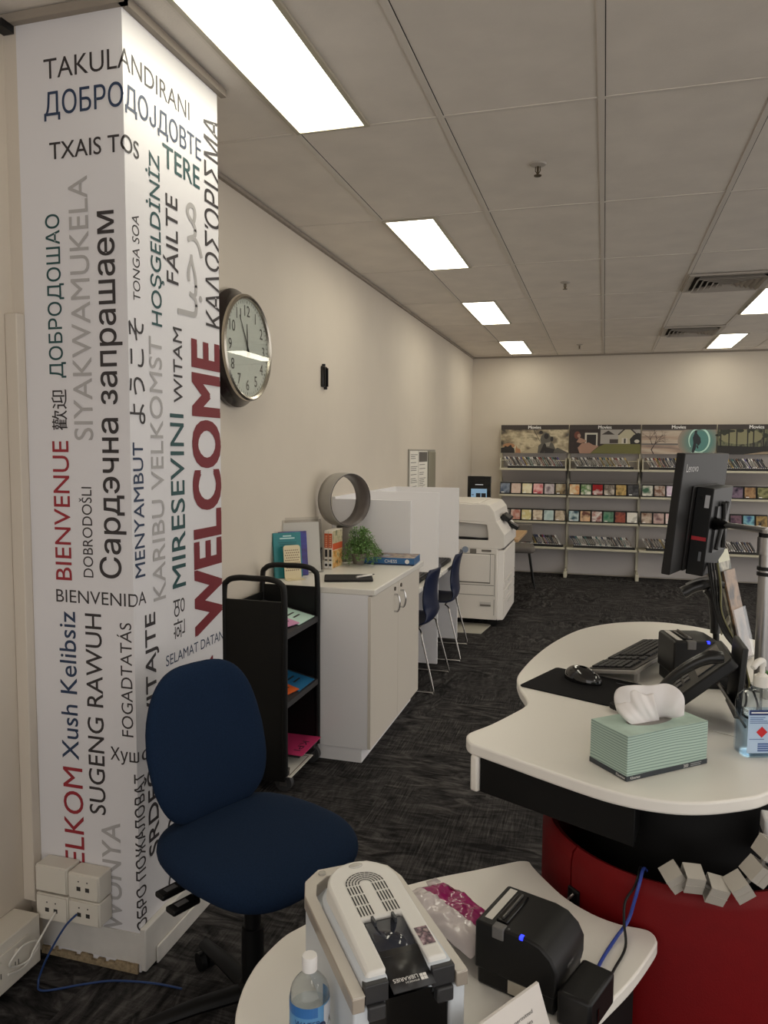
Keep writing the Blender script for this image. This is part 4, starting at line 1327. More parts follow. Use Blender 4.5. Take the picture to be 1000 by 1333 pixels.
for b, lev, xa, xb, n in RACK:
    z = SZ[lev]
    where = ('top' if lev == 0 else 'bottom')
    rk = thing('display_rack', 'black sloped rack holding spine-out cases on the %s shelf of the %s bay' % (where, ORD[b]), 'rack', (0.5 * (xa + xb), YF + 0.05, z - 0.003), 0, 'black case racks')
    hw = 0.5 * (xb - xa)
    MB().box(-hw - 0.02, hw + 0.02, -0.015, 0.0, 0.0, 0.03).box(-hw - 0.02, hw + 0.02, 0.0, 0.16, 0.0, 0.006).build('tray', rack_m, rk, smooth=False)
    step = (xb - xa) / n
    for k in range(n):
        nm, rgb = random.choices(SPC, WTS)[0]
        o, first = spine_proto(nm, rgb)
        if not first:
            o = o.copy()
            COL.objects.link(o)
        o.location = (xa + step * (k + 0.5), YF + 0.058, z + 0.006)
        o.rotation_euler = (R(-10), R(-31 + random.uniform(-1.5, 1.5)), 0)
        tag(o, 'leaning movie case with a %s spine in the %s rack of the %s shelving bay' % (nm, where, ORD[b]), 'movie case', 'spine-out movie cases, %s rack, %s bay' % (where, ORD[b]))
        CNT += 1

# cases shown face out, six to a row
COV = {(0, 1): [('slate blue', [(84, 98, 122), (140, 152, 170), (60, 66, 84)]), ('blush', [(206, 170, 150), (226, 204, 190), (180, 130, 116)]), ('cream', [(236, 224, 176), (240, 232, 200), (206, 190, 140)]), ('rose red', [(196, 70, 84), (232, 180, 176), (214, 120, 124)]), ('lilac grey', [(160, 142, 150), (196, 184, 186), (120, 100, 110)]), ('dark brown', [(52, 42, 32), (140, 118, 84), (196, 186, 160)])],
       (0, 2): [('stone grey', [(110, 106, 104), (150, 146, 142), (84, 80, 80)]), ('peach', [(216, 176, 152), (196, 120, 104), (232, 216, 202)]), ('pale yellow', [(234, 226, 176), (222, 206, 140), (240, 236, 210)]), ('tan and white', [(180, 150, 124), (226, 212, 188), (140, 110, 90)]), ('pale teal', [(172, 196, 196), (196, 214, 212), (120, 150, 156)]), ('sepia', [(130, 104, 78), (206, 190, 166), (92, 74, 60)])],
       (1, 1): [('cream and orange', [(232, 220, 196), (220, 150, 96), (228, 208, 170)]), ('white and green', [(236, 232, 214), (88, 132, 74), (240, 238, 226)]), ('scarlet', [(166, 34, 38), (150, 28, 34), (226, 214, 208)]), ('beige and grey', [(206, 194, 180), (110, 100, 92), (220, 210, 196)]), ('gold and black', [(40, 36, 28), (206, 174, 110), (70, 60, 44)]), ('graphite', [(66, 66, 70), (92, 92, 96), (48, 48, 52)])],
       (1, 2): [('aqua', [(112, 160, 174), (196, 214, 216), (52, 84, 100)]), ('orange', [(214, 134, 74), (226, 190, 150), (110, 70, 60)]), ('crimson and white', [(140, 50, 42), (232, 226, 220), (170, 80, 66)]), ('green', [(62, 124, 96), (110, 150, 124), (40, 84, 66)]), ('dark plum', [(66, 34, 52), (160, 84, 66), (48, 26, 42)]), ('plain white', [(232, 226, 214), (236, 232, 222), (96, 86, 74)])],
       (2, 1): [('forest green', [(64, 104, 82), (222, 218, 206), (48, 78, 62)]), ('white with a brown picture', [(226, 216, 204), (122, 82, 62), (236, 230, 222)]), ('lilac', [(196, 170, 200), (220, 204, 220), (150, 120, 160)]), ('khaki', [(130, 122, 90), (176, 168, 130), (90, 84, 60)]), ('sky blue', [(130, 170, 206), (200, 216, 226), (80, 120, 160)]), ('mustard', [(196, 160, 70), (220, 196, 130), (120, 96, 44)])],
       (2, 2): [('russet', [(120, 84, 66), (200, 180, 162), (84, 54, 44)]), ('mauve', [(150, 112, 110), (196, 168, 160), (110, 76, 80)]), ('white and pink', [(232, 222, 214), (220, 180, 180), (240, 234, 230)]), ('steel', [(120, 128, 136), (170, 176, 182), (80, 88, 96)]), ('maroon', [(104, 36, 44), (160, 90, 90), (70, 26, 32)]), ('ivory', [(226, 220, 200), (206, 196, 170), (236, 232, 220)])],
       (3, 1): [('turquoise', [(66, 132, 160), (184, 214, 220), (34, 60, 84)]), ('dusky violet', [(62, 52, 78), (130, 110, 130), (40, 34, 54)]), ('copper brown', [(110, 76, 56), (176, 140, 100), (60, 44, 36)]), ('olive', [(96, 98, 64), (150, 148, 104), (64, 64, 44)])],
       (3, 2): [('sandy brown', [(170, 132, 104), (206, 176, 146), (90, 60, 54)]), ('deep purple', [(66, 46, 66), (120, 90, 104), (46, 32, 48)]), ('cobalt', [(60, 90, 140), (130, 190, 200), (36, 40, 80)]), ('charcoal and gold', [(44, 42, 44), (170, 140, 84), (66, 62, 60)])]}
case_m = mat('black case edge', (18, 16, 17), 0.4)
for (b, lev), lst in COV.items():
    z = SZ[lev]
    x0 = SX[b]
    row = 'upper' if lev == 1 else 'lower'
    n = len(lst)
    rk = thing('display_rack', 'black face-out case rack on the %s display shelf of the %s bay' % (row, ORD[b]), 'rack', (x0, YF + 0.02, z - 0.003), 0, 'black case racks')
    fr = MB().box(0.02, 0.02 + 0.1455 * n, -0.008, 0.0, 0, 0.012).box(0.02, 0.02 + 0.1455 * n, 0.0, 0.1, 0, 0.004)
    fr.add([(0.02, 0.046, 0.0), (0.02 + 0.1455 * n, 0.046, 0.0), (0.02 + 0.1455 * n, 0.088, 0.157), (0.02, 0.088, 0.157)], [(0, 1, 2, 3)])
    fr.build('tray', rack_m, rk, smooth=False)
    for k, (cn, cols) in enumerate(lst):
        o = thing('movie_case', '%s covered movie case, face out, %s row, %s shelving bay' % (cn, row, ORD[b]), 'movie case', (x0 + 0.02 + 0.1455 * (k + 0.5), YF + 0.0215, z + 0.004), 0, 'face-out movie cases')
        o.rotation_euler = (R(-15), 0, 0)
        MB().box(-0.0685, 0.0685, 0.0, 0.013, 0.0, 0.15).build('case', case_m, o, bevel=0.002)
        MB().prism(round_rect(0.124, 0.132, 0.008, 3, 0, 0.074), 0, 0.0012, 0, Matrix.Rotation(R(90), 4, 'X')).build('cover', print_mat('cover %s %d%d' % (cn, b, lev), cols, 9, 0.25, detail=2), o, smooth=False)
        if k % 3 != 1:
            MB().box(-0.048, -0.012, -0.0018, -0.0012, 0.012, 0.022).build('price_sticker', sticker, o, smooth=False)
# ---------------------------------------------------------------- reception desk
DZ = 0.97
t = thing('reception_desk', 'white curved standing height reception desk on a red drum pedestal', 'desk', (0, 0, 0))
back = bez([(-0.223, 2.199), (-0.236, 2.273), (-0.233, 2.36), (-0.207, 2.546), (-0.159, 2.755), (-0.085, 2.964), (0.0, 3.095), (0.108, 3.185), (0.235, 3.225), (0.36, 3.19), (0.48, 3.10), (0.60, 2.97), (0.70, 2.75), (0.71, 2.5), (0.64, 2.28), (0.53, 2.08), (0.47, 1.92), (0.42, 1.76), (0.341, 1.646), (0.285, 1.599), (0.203, 1.557), (0.125, 1.544), (0.034, 1.559), (-0.073, 1.609), (-0.192, 1.674)], 5)
rest = bez([(-0.192, 1.674), (-0.265, 1.714), (-0.286, 1.726), (-0.298, 1.748), (-0.302, 1.775), (-0.294, 1.80), (-0.255, 1.867), (-0.205, 1.98), (-0.190, 2.02), (-0.184, 2.055), (-0.192, 2.095), (-0.213, 2.160), (-0.223, 2.199)], 5)
pts = [(p.x, p.y) for p in [Vector((q[0], q[1], 0)) for q in [(v[0], v[1]) for v in back]]] + [(v[0], v[1]) for v in rest[1:-1]]
MB().prism(pts, DZ - 0.028, DZ).build('worktop', white_lam, t, bevel=0.005, seg=3)
# black drawer housing under the front edge and its white end plate
c0, d1 = Vector((-0.268, 1.722)), Vector((0.352, -0.166)).normalized()
n1 = Vector((-d1.y, d1.x))
def hp(a, b_):
    v = c0 + d1 * a + n1 * b_
    return (v.x, v.y)
MB().prism([hp(0.006, 0.004), hp(0.385, 0.004), hp(0.30, 0.30), hp(0.006, 0.30)], 0.855, DZ - 0.0285).build('drawer_housing', black_sat, t, bevel=0.002)
MB().prism([hp(-0.018, -0.004), hp(0.004, -0.004), hp(0.004, 0.30), hp(-0.018, 0.30)], 0.853, DZ - 0.0285).build('end_plate', white_lam, t, bevel=0.006)
red = mat('red upholstery vinyl', (108, 6, 10), 0.55, noise=0.05, nscale=30, bump=0.15, bscale=400, spec=0.2)
RC, RR, RZ = (0.187, 1.808), 0.304, 0.81
MB().lathe([(0.255, 0.0), (0.255, 0.60), (0.25, 0.93)], 48, 0, Matrix.Translation((RC[0] + 0.03, RC[1] + 0.06, 0.012))).build('inner_column', black_sat, t)
def shell(a0, a1, name, z1=RZ):
    def fn(u, v):
        a = R(a0 + (a1 - a0) * u)
        prof_ = [(RR - 0.035, 0.005), (RR - 0.003, 0.005), (RR, 0.02), (RR, z1 - 0.03), (RR - 0.004, z1 - 0.010), (RR - 0.014, z1), (RR - 0.026, z1 - 0.004), (RR - 0.034, z1 - 0.02), (RR - 0.036, 0.3), (RR - 0.035, 0.005)]
        k = min(int(v * 9), 8)
        f = v * 9 - k
        r = prof_[k][0] * (1 - f) + prof_[k + 1][0] * f
        z = prof_[k][1] * (1 - f) + prof_[k + 1][1] * f
        return (RC[0] + r * math.cos(a), RC[1] + r * math.sin(a), z)
    b = MB()
    b.grid(fn, 36, 9)
    # closed ends
    for u in (0, 1):
        ring = [fn(u, j / 9) for j in range(9)]
        b.add(ring, [tuple(range(9)) if u else tuple(reversed(range(9)))])
    return b.build(name, red, t, angle=50)
shell(-138.6, 60, 'drum_panel')
shell(-215, -139.4, 'drum_panel')
shell(60.6, 144, 'drum_panel')
# latch on the drum
a = R(-139 + 2.5)
lx, ly = RC[0] + RR * math.cos(a), RC[1] + RR * math.sin(a)
Xl = Matrix.Translation((lx, ly, 0.705)) @ Matrix.Rotation(a, 4, 'Z')
lt = MB().box(-0.002, 0.006, -0.016, 0.016, -0.022, 0.022, X=Xl).build('latch', black_pl, t, bevel=0.002)
MB().tube([Xl @ Vector((0.007, -0.009, -0.012)), Xl @ Vector((0.016, 0.0, 0.002)), Xl @ Vector((0.009, 0.008, 0.016))], 0.0035, 8).build('latch_lever', chrome, lt)

# cable spine sagging below the desk: linked pale boxes
spine_p = mat('putty plastic', (172, 166, 156), 0.5)
t = thing('cable_spine', 'pale jointed cable spine sagging beneath the reception desk', 'cable spine', (0, 0, 0))
LK = [((0.155, 1.508, 0.836), 35), ((0.187, 1.502, 0.842), -4), ((0.228, 1.500, 0.828), -14), ((0.270, 1.505, 0.838), 34), ((0.302, 1.516, 0.868), 52), ((0.325, 1.535, 0.905), 62)]
for (p, ang) in LK:
    X = Matrix.Translation(p) @ Matrix.Rotation(R(12), 4, 'Z') @ Matrix.Rotation(R(-ang), 4, 'Y') @ Matrix.Rotation(R(18), 4, 'X')
    w, h, d, th = 0.0175, 0.019, 0.019, 0.0022
    b = MB()
    b.box(-w, w, -d, -d + th, -h, h, X=X).box(-w, w, d - th, d, -h, h, X=X)
    b.box(-w, w, -d + th, d - th, h - th, h, X=X).box(-w, w, -d + th, d - th, -h, -h + th, X=X)
    b.box(-w - 0.0004, w + 0.0004, -d - 0.0008, -d, -0.001, 0.001, X=X)
    o = b.build('link', spine_p, t, smooth=False)
MB().tube(bez([p for p, a_ in LK], 6), 0.005, 8).build('tie', mat('spine tie', (120, 116, 108), 0.5), t)
t = thing('clamp_bracket', 'white desk clamp hanging below the reception desk edge above the cable spine', 'bracket', (0.355, 1.60, 0.0))
MB().box(-0.03, 0.05, -0.02, 0.03, 0.905, 0.941).box(-0.03, 0.05, -0.025, 0.035, 0.855, 0.897).build('housing', mat('clamp pale grey', (196, 196, 196), 0.4), t, bevel=0.004)
MB().box(-0.03, 0.05, -0.018, 0.028, 0.897, 0.905).build('clamp_band', mat('clamp dark band', (72, 72, 74), 0.4), t, smooth=False)

# ---------------------------------------------------------------- things on the reception desk
DT = DZ + 0.0006
# tissue box
t = thing('tissue_box', 'mint green tissue box with a white tissue pulled up on the reception desk', 'tissue box', (0.114, 1.7315, DT), R(41.1))
def mint():
    m = bpy.data.materials.new('mint ripple print')
    m.use_nodes = True
    nt = m.node_tree
    b = nt.nodes['Principled BSDF']
    b.inputs['Roughness'].default_value = 0.55
    tc = nt.nodes.new('ShaderNodeTexCoord')
    mp = nt.nodes.new('ShaderNodeMapping')
    mp.inputs['Scale'].default_value = (0.3, 0.3, 1)
    nt.links.new(tc.outputs['Object'], mp.inputs[0])
    w = nt.nodes.new('ShaderNodeTexWave')
    w.bands_direction = 'Z'
    w.inputs['Scale'].default_value = 52
    w.inputs['Distortion'].default_value = 7.0
    w.inputs['Detail'].default_value = 0.5
    w.inputs['Detail Scale'].default_value = 0.4
    nt.links.new(mp.outputs[0], w.inputs['Vector'])
    r = nt.nodes.new('ShaderNodeValToRGB')
    r.color_ramp.elements[0].position = 0.0
    r.color_ramp.elements[0].color = lin((112, 132, 124)) + (1,)
    r.color_ramp.elements[1].position = 0.4
    r.color_ramp.elements[1].color = lin((164, 186, 174)) + (1,)
    nt.links.new(w.outputs['Fac'], r.inputs[0])
    nt.links.new(r.outputs[0], b.inputs['Base Color'])
    return m
MINT = mint()
MB().box(-0.1155, 0.1155, -0.058, 0.058, 0.0, 0.0965).build('carton', MINT, t, bevel=0.0015)
band = MB()
navy_b = mat('carton dark base band', (46, 52, 58), 0.5)
band.box(-0.1161, 0.1161, -0.0586, 0.0586, 0.0003, 0.011)
band.build('base_band', navy_b, t, smooth=False)
lid = MB().box(-0.1145, 0.1145, -0.057, 0.057, 0.0965, 0.0972).build('top_print', mat('mint top print', (172, 194, 182), 0.55, noise=0.12, nscale=26), t, smooth=False)
op = MB()
ov = [(0.062 * math.cos(2 * math.pi * k / 28), 0.027 * math.sin(2 * math.pi * k / 28)) for k in range(28)]
op.prism(ov, 0.0972, 0.0976)
op.build('opening', mat('grey carton slot', (138, 134, 128), 0.6), t, smooth=False)
letter('200', (0.045, -0.0590, 0.0025), (1, 0, 0), (0, 0, 1), 0.0068, t, white_ink)
MB().box(0.066, 0.098, -0.0590, -0.0585, 0.0066, 0.0082).box(0.066, 0.096, -0.0590, -0.0585, 0.0026, 0.0042).build('small_print', mat('dim white ink', (150, 152, 152), 0.5), t, smooth=False)
letter('Kleenex', (-0.106, -0.0590, 0.003), (1, 0, 0), (0, 0, 1), 0.0058, t, white_ink)
letter('Kleenex', (-0.1165, -0.027, 0.003), (0, -1, 0), (0, 0, 1), 0.0058, t, white_ink)
tis = mat('white tissue', (232, 228, 226), 0.85)
e_t, n_t = Vector((0.755, -0.656, 0)), Vector((0.656, 0.755, 0))
def fan(th0, th1, rad, y0, bulge, base, lean, ph):
    """one wing of paper: a rounded fan rising from the slot"""
    def fn(u, v):
        th = R(th0 + (th1 - th0) * u)
        rr = rad * (1 - 0.10 * math.cos(4 * math.pi * u + ph) - 0.12 * (2 * u - 1) ** 2)
        B = Vector((base[0] + (base[1] - base[0]) * u, y0, 0.094))
        T = e_t * (rr * math.cos(th) * 1.12 + lean) + Vector((0, y0, 0.100 + rr * math.sin(th)))
        f = v ** 0.85
        p = B.lerp(T, f)
        p += n_t * (-bulge * math.sin(math.pi * v) + 0.006 * math.sin(u * 13 + ph) * v * (1 - 0.3 * v) + 0.003 * math.sin(u * 29 + 2 * v) * v)
        return p
    return fn
ts = MB()
ts.grid(fan(172, 12, 0.082, 0.004, 0.010, (-0.050, 0.050), 0.004, 0.3), 44, 16)
ts.grid(fan(168, 84, 0.066, -0.010, 0.018, (-0.052, 0.020), -0.008, 2.0), 30, 14)
ts.build('tissue', tis, t, solid=0.0006, angle=80)

# hand sanitiser
t = thing('sanitiser_bottle', 'clear hand sanitiser pump bottle with a pale blue label beside the tissue box', 'bottle', (0.362, 1.864, DT), R(18))
clr = clear_mat('clear bottle plastic', (236, 242, 246), 0.04, 0.05)
b = MB()
n = 6
def ring(w, d, r, z):
    return [(p[0], p[1], z) for p in round_rect(w, d, r, 5)]
rings = [ring(0.092, 0.056, 0.012, 0.0), ring(0.098, 0.062, 0.014, 0.006), ring(0.098, 0.062, 0.014, 0.118), ring(0.094, 0.058, 0.016, 0.133), ring(0.075, 0.05, 0.02, 0.145), ring(0.04, 0.038, 0.0185, 0.152), ring(0.036, 0.036, 0.0175, 0.158)]
vs = [v for r_ in rings for v in r_]
k = len(rings[0])
fs = [tuple(reversed(range(k)))]
for i in range(len(rings) - 1):
    for j in range(k):
        fs.append((i * k + j, i * k + (j + 1) % k, (i + 1) * k + (j + 1) % k, (i + 1) * k + j))
b.add(vs, fs)
b.build('bottle', clr, t, angle=60)
b = MB()
b.prism(round_rect(0.092, 0.056, 0.012, 5), 0.004, 0.098)
b.build('gel', clear_mat('blue gel', (216, 230, 242), 0.2, 0.0), t, angle=60)
MB().cyl((0, 0, 0.157), (0, 0, 0.182), 0.0165, seg=24).cyl((0, 0, 0.182), (0, 0, 0.187), 0.012, 0.009, 20).build('collar', white_pl, t)
MB().cyl((0, 0, 0.187), (0, 0, 0.21), 0.0055, seg=14).tube(bez([(0, 0, 0.205), (-0.002, -0.002, 0.216), (-0.018, -0.012, 0.216), (-0.034, -0.022, 0.206)], 5), [0.008] * 11 + [0.007] * 4 + [0.0055], 12).build('pump_head', white_pl, t)
MB().cyl((0, 0, 0.02), (0, 0, 0.157), 0.003, seg=10).build('dip_tube', clear_mat('dip tube', (226, 228, 228), 0.1, 0.2), t)
lab = MB().box(-0.044, 0.044, -0.0318, -0.0313, 0.012, 0.112).build('label', mat('sanitiser label', (176, 198, 222), 0.45), t, smooth=False)
MB().box(-0.042, 0.044, -0.0323, -0.0318, 0.1, 0.112).build('label_header', mat('label navy', (30, 50, 104), 0.45), lab, smooth=False)
lp = MB()
for k in range(13):
    zz = 0.094 - 0.0042 * k
    if not 0.045 < zz < 0.078:
        lp.box(-0.04, -0.04 + random.uniform(0.03, 0.052), -0.0322, -0.0318, zz, zz + 0.0014)
    lp.box(0.006, 0.006 + random.uniform(0.02, 0.034), -0.0322, -0.0318, zz, zz + 0.0014)
for k in range(4):
    lp.box(-0.02, 0.02, -0.0322, -0.0318, 0.016 + 0.0052 * k, 0.0195 + 0.0052 * k)
lp.build('small_print', mat('label blue ink', (70, 96, 150), 0.5), lab, smooth=False)
MB().add([(-0.012, -0.0324, 0.048), (0.001, -0.0324, 0.061), (-0.012, -0.0324, 0.074), (-0.025, -0.0324, 0.061)], [(0, 1, 2, 3)]).build('hazard_diamond', mat('hazard red', (196, 28, 34), 0.5), lab, smooth=False)
MB().box(-0.038, 0.03, -0.0327, -0.0322, 0.1045, 0.1075).build('header_print', white_ink, lab, smooth=False)

# mouse mat, mouse, keyboard
RA = R(-23)
t = thing('mouse_mat', 'black mouse mat on the reception desk at the notch of the worktop', 'mouse mat', (-0.045, 2.255, DT), RA)
MB().prism(round_rect(0.28, 0.245, 0.012, 4), 0, 0.003).build('mat', mat('black mat cloth', (15, 14, 16), 0.85, spec=0.2), t, bevel=0.001)
MB().box(0.072, 0.122, 0.085, 0.088, 0.003, 0.0034).build('maker_print', mat('mat grey print', (90, 90, 96), 0.6), t, smooth=False)
t = thing('mouse', 'glossy black computer mouse on the black mouse mat', 'mouse', (-0.042, 2.30, DT + 0.0032), R(-35))
def mfn(u, v):
    a = 2 * math.pi * u
    z = v
    r = math.sqrt(max(0, 1 - (v * 0.98) ** 2.4))
    x = math.cos(a) * 0.064 * r
    y = math.sin(a) * (0.036 - 0.003 * math.cos(2 * a)) * r
    return (x, y, 0.042 * v * (1 - 0.12 * math.cos(a) * r))
MB().grid(mfn, 36, 14).add([(0.063 * math.cos(2 * math.pi * k / 24), 0.034 * math.sin(2 * math.pi * k / 24), 0) for k in range(24)], [tuple(range(24))]).build('body', mat('mouse gloss', (18, 18, 19), 0.12, coat=0.5), t, angle=60)
MB().cyl((0.03, -0.004, 0.029), (0.03, 0.004, 0.029), 0.009, seg=16).build('scroll_wheel', mat('grey wheel', (60, 60, 62), 0.5), t)
t = thing('keyboard', 'dark grey computer keyboard raised on its feet behind the mouse', 'keyboard', (-0.03, 2.372, DT), R(67))
Xk = Matrix.Rotation(R(-9.5), 4, 'X')       # local x along the keys, -y is the far (raised) edge
grey_k = mat('keyboard grey base', (150, 146, 140), 0.5)
MB().box(0, 0.455, -0.155, 0, 0.004, 0.018, X=Xk).build('base', grey_k, t, bevel=0.004)
MB().box(0.004, 0.451, -0.151, -0.004, 0.018, 0.0215, X=Xk).build('key_bed', mat('keyboard dark bed', (62, 58, 56), 0.5), t, bevel=0.002)
kb = MB()
for r_ in range(6):
    y = -0.125 + 0.0195 * r_ if r_ < 5 else -0.145
    y = -0.022 - 0.0195 * r_ - (0.006 if r_ == 5 else 0)
    xs = 0.012
    while xs < 0.44:
        w = 0.0165 if r_ else random.choice((0.0165, 0.0165, 0.03))
        if r_ == 0 and 0.20 < xs < 0.24:
            w = 0.1
        if abs(xs - 0.1) > 0.008 and abs(xs - 0.165) > 0.006:
            kb.box(xs, min(xs + w, 0.444), y - 0.008, y + 0.008, 0.0215, 0.0275, X=Xk)
        xs += w + 0.0025
kob = kb.build('keys', mat('dark key', (48, 45, 44), 0.5), t, smooth=False)
for x in (0.03, 0.425):
    MB().box(x - 0.012, x + 0.012, -0.15, -0.138, 0.0, 0.032).build('foot', grey_k, t, bevel=0.002)

# desk phone: sloped body on a back stand, handset lying along its near side
t = thing('desk_phone', 'black desk phone with its handset hooked over, behind the tissue box', 'phone', (0.252, 2.02, DT))
bl = mat('phone charcoal', (18, 17, 17), 0.45, spec=0.35)
Xp = Matrix.Translation((-0.10, 0, 0.018)) @ Matrix.Rotation(R(-42), 4, 'Y')
body = MB().prism(round_rect(0.235, 0.20, 0.015, 4, 0.118, 0.06), -0.012, 0.016, 0, Xp).build('body', bl, t, bevel=0.004)
MB().box(0.14, 0.22, -0.005, 0.13, 0.016, 0.019, X=Xp).build('display', mat('phone display', (58, 62, 66), 0.15), body, smooth=False)
kp = MB()
for r_ in range(4):
    for c in range(3):
        kp.box(0.03 + 0.024 * r_, 0.046 + 0.024 * r_, 0.02 + 0.03 * c, 0.04 + 0.03 * c, 0.016, 0.019, X=Xp)
kp.build('keypad', mat('phone key', (70, 70, 72), 0.5), body, smooth=False)
hs = bez([(0.0, -0.055, 0.028), (0.018, -0.055, 0.046), (0.07, -0.055, 0.062), (0.13, -0.055, 0.066), (0.19, -0.055, 0.056), (0.222, -0.055, 0.034)], 6)
hs = [Xp @ v for v in hs]
MB().tube(hs, [0.017, 0.018, 0.0185, 0.018, 0.017, 0.016, 0.0145, 0.0135, 0.013, 0.013, 0.013, 0.013, 0.013, 0.013, 0.013, 0.013, 0.0135, 0.014, 0.0145, 0.015, 0.0155, 0.016, 0.0165, 0.0175, 0.018, 0.0185, 0.0185, 0.018, 0.0175, 0.0165, 0.015], 14, flat=0.9).build('handset', mat('handset charcoal', (13, 12, 12), 0.3), t)
Xs = Matrix.Translation((0.035, 0.02, 0.12)) @ Matrix.Rotation(R(57), 4, 'Y')
MB().box(0, 0.125, -0.06, 0.07, -0.003, 0.003, X=Xs).build('stand', mat('phone stand grey', (92, 86, 78), 0.5), t, bevel=0.002)
MB().box(0.075, 0.09, -0.02, 0.12, 0.035, 0.215, X=Matrix.Rotation(R(4), 4, 'Y')).build('rear_cover', mat('phone dark cover', (27, 26, 25), 0.5), t, bevel=0.003)
cord = []
base = bez([(-0.095, -0.05, 0.045), (-0.13, -0.03, 0.02), (-0.17, 0.0, 0.014), (-0.20, 0.02, 0.014), (-0.213, 0.04, 0.014), (-0.20, 0.055, 0.014), (-0.16, 0.05, 0.014), (-0.10, 0.06, 0.016), (-0.05, 0.07, 0.03)], 24)
for i, p in enumerate(base):
    a_ = i * 0.9 * 2
    tdir = (base[min(i + 1, len(base) - 1)] - base[max(i - 1, 0)]).normalized()
    s_ = tdir.cross(Vector((0, 0, 1))).normalized()
    cord.append(p + s_ * 0.0062 * math.cos(a_) + Vector((0, 0, 1)) * 0.0062 * math.sin(a_))
MB().tube(bez(cord, 2), 0.0022, 6).build('coiled_cord', bl, t)
tag(MB().prism([(0.20, 2.02), (0.33, 1.95), (0.345, 2.05), (0.23, 2.13)], DT, DT + 0.0012).build('paper_sheet', paper_m, smooth=False), 'white paper sheet lying under the desk phone stand', 'paper')

# receipt printers: one kind, two places
def make_receipt_printer(name, label, loc, rot, grp):
    t = thing(name, label, 'printer', loc, rot, grp)
    pr = mat('printer black', (14, 13, 13), 0.42, bump=0.08, bscale=700, spec=0.35)
    W_, D_, H_ = 0.145, 0.125, 0.118
    body = MB().box(0, W_, 0, D_, 0.0, 0.075).build('base', pr, t, bevel=0.005)
    X = Matrix(((1, 0, 0, 0), (0, 0, -1, 0), (0, 1, 0, 0), (0, 0, 0, 1)))
    up = MB()
    up.prism([(-0.004, 0.03), (-0.004, 0.112), (0.0, 0.118), (0.095, 0.118), (0.118, 0.113), (0.138, 0.098), (0.149, 0.078), (0.149, 0.05), (0.145, 0.03)], -D_ - 0.002, 0.003, 0, X)
    up.build('cover', pr, t, bevel=0.004)
    MB().box(0.008, 0.022, 0.012, D_ - 0.008, 0.1182, 0.1188).build('top_label', mat('white printer label', (206, 202, 194), 0.5), t, smooth=False)
    sl = MB().box(0.028, 0.05, 0.015, D_ - 0.018, 0.118, 0.122).build('paper_exit', black_gl, t, bevel=0.002)
    MB().box(0.038, 0.041, 0.02, D_ - 0.023, 0.122, 0.126).build('tear_bar', mat('tear bar steel', (110, 108, 106), 0.35, metal=0.8), sl, smooth=False)
    MB().box(0.03, 0.052, -0.006, 0.012, 0.098, 0.1195).build('release_lever', mat('lever grey', (98, 96, 94), 0.45), t, bevel=0.002)
    MB().cyl((0.058, 0.004, 0.118), (0.058, 0.004, 0.1195), 0.002, seg=10).build('button', mat('lever grey', (98, 96, 94)), t)
    MB().box(0.081, 0.087, -0.0042, 0.004, 0.113, 0.1186).build('status_light', mat('blue status light', (40, 60, 255), 0.3, emit=(30, 40, 255), estr=4.0), t, smooth=False)
    letter('EPSON', (0.1497, 0.045, 0.062), (0, 1, 0), (0, 0, 1), 0.006, t, mat('printer logo grey', (130, 128, 126), 0.4))
    MB().box(0.06, 0.095, -0.0008, 0.0, 0.006, 0.03).build('rating_label', mat('rating label', (186, 178, 162), 0.5), t, smooth=False)
    return t
rp = make_receipt_printer('receipt_printer', 'black receipt printer between the desk phone and keyboard on the reception desk', (0.216, 2.31, DT), R(14), 'black receipt printers')
rp.scale = (1.12, 1.12, 1.2)

# barcode scanner on its stand
t = thing('barcode_scanner', 'black handheld barcode scanner resting in a stand under the monitor', 'scanner', (0.365, 2.62, DT))
MB().lathe([(0.05, 0), (0.05, 0.008), (0.02, 0.016), (0.012, 0.03)], 24).tube(bez([(0, 0, 0.02), (0.003, 0, 0.08), (0.0, 0, 0.12)], 5), 0.010, 12).build('stand', black_pl, t)
MB().tube(bez([(0.0, 0, 0.105), (-0.004, 0, 0.17), (-0.012, 0, 0.225), (-0.03, -0.002, 0.25)], 6), [0.016] * 6 + [0.017] * 6 + [0.018] * 7, 14).tube(bez([(0.02, 0, 0.262), (-0.02, 0, 0.266), (-0.065, -0.003, 0.255), (-0.105, -0.005, 0.232)], 6), [0.014] * 3 + [0.019] * 6 + [0.022] * 7 + [0.024] * 3, 14, flat=0.8).build('scanner_body', mat('scanner dark', (34, 33, 33), 0.3), t)
MB().tube(bez([(-0.095, -0.005, 0.258), (-0.055, -0.003, 0.278), (-0.01, 0, 0.284)], 5), 0.006, 8).build('grip_strip', mat('scanner grey strip', (128, 126, 122), 0.4), t)
coil = []
for i in range(160):
    f = i / 159
    coil.append((0.012 + 0.02 * f, -0.035 - 0.01 * f + 0.013 * math.cos(i * 0.62), 0.12 + 0.07 * f * 0.6 + 0.013 * math.sin(i * 0.62)))
MB().tube(coil, 0.0022, 6).build('coiled_lead', mat('pale coiled lead', (150, 146, 130), 0.5), t)

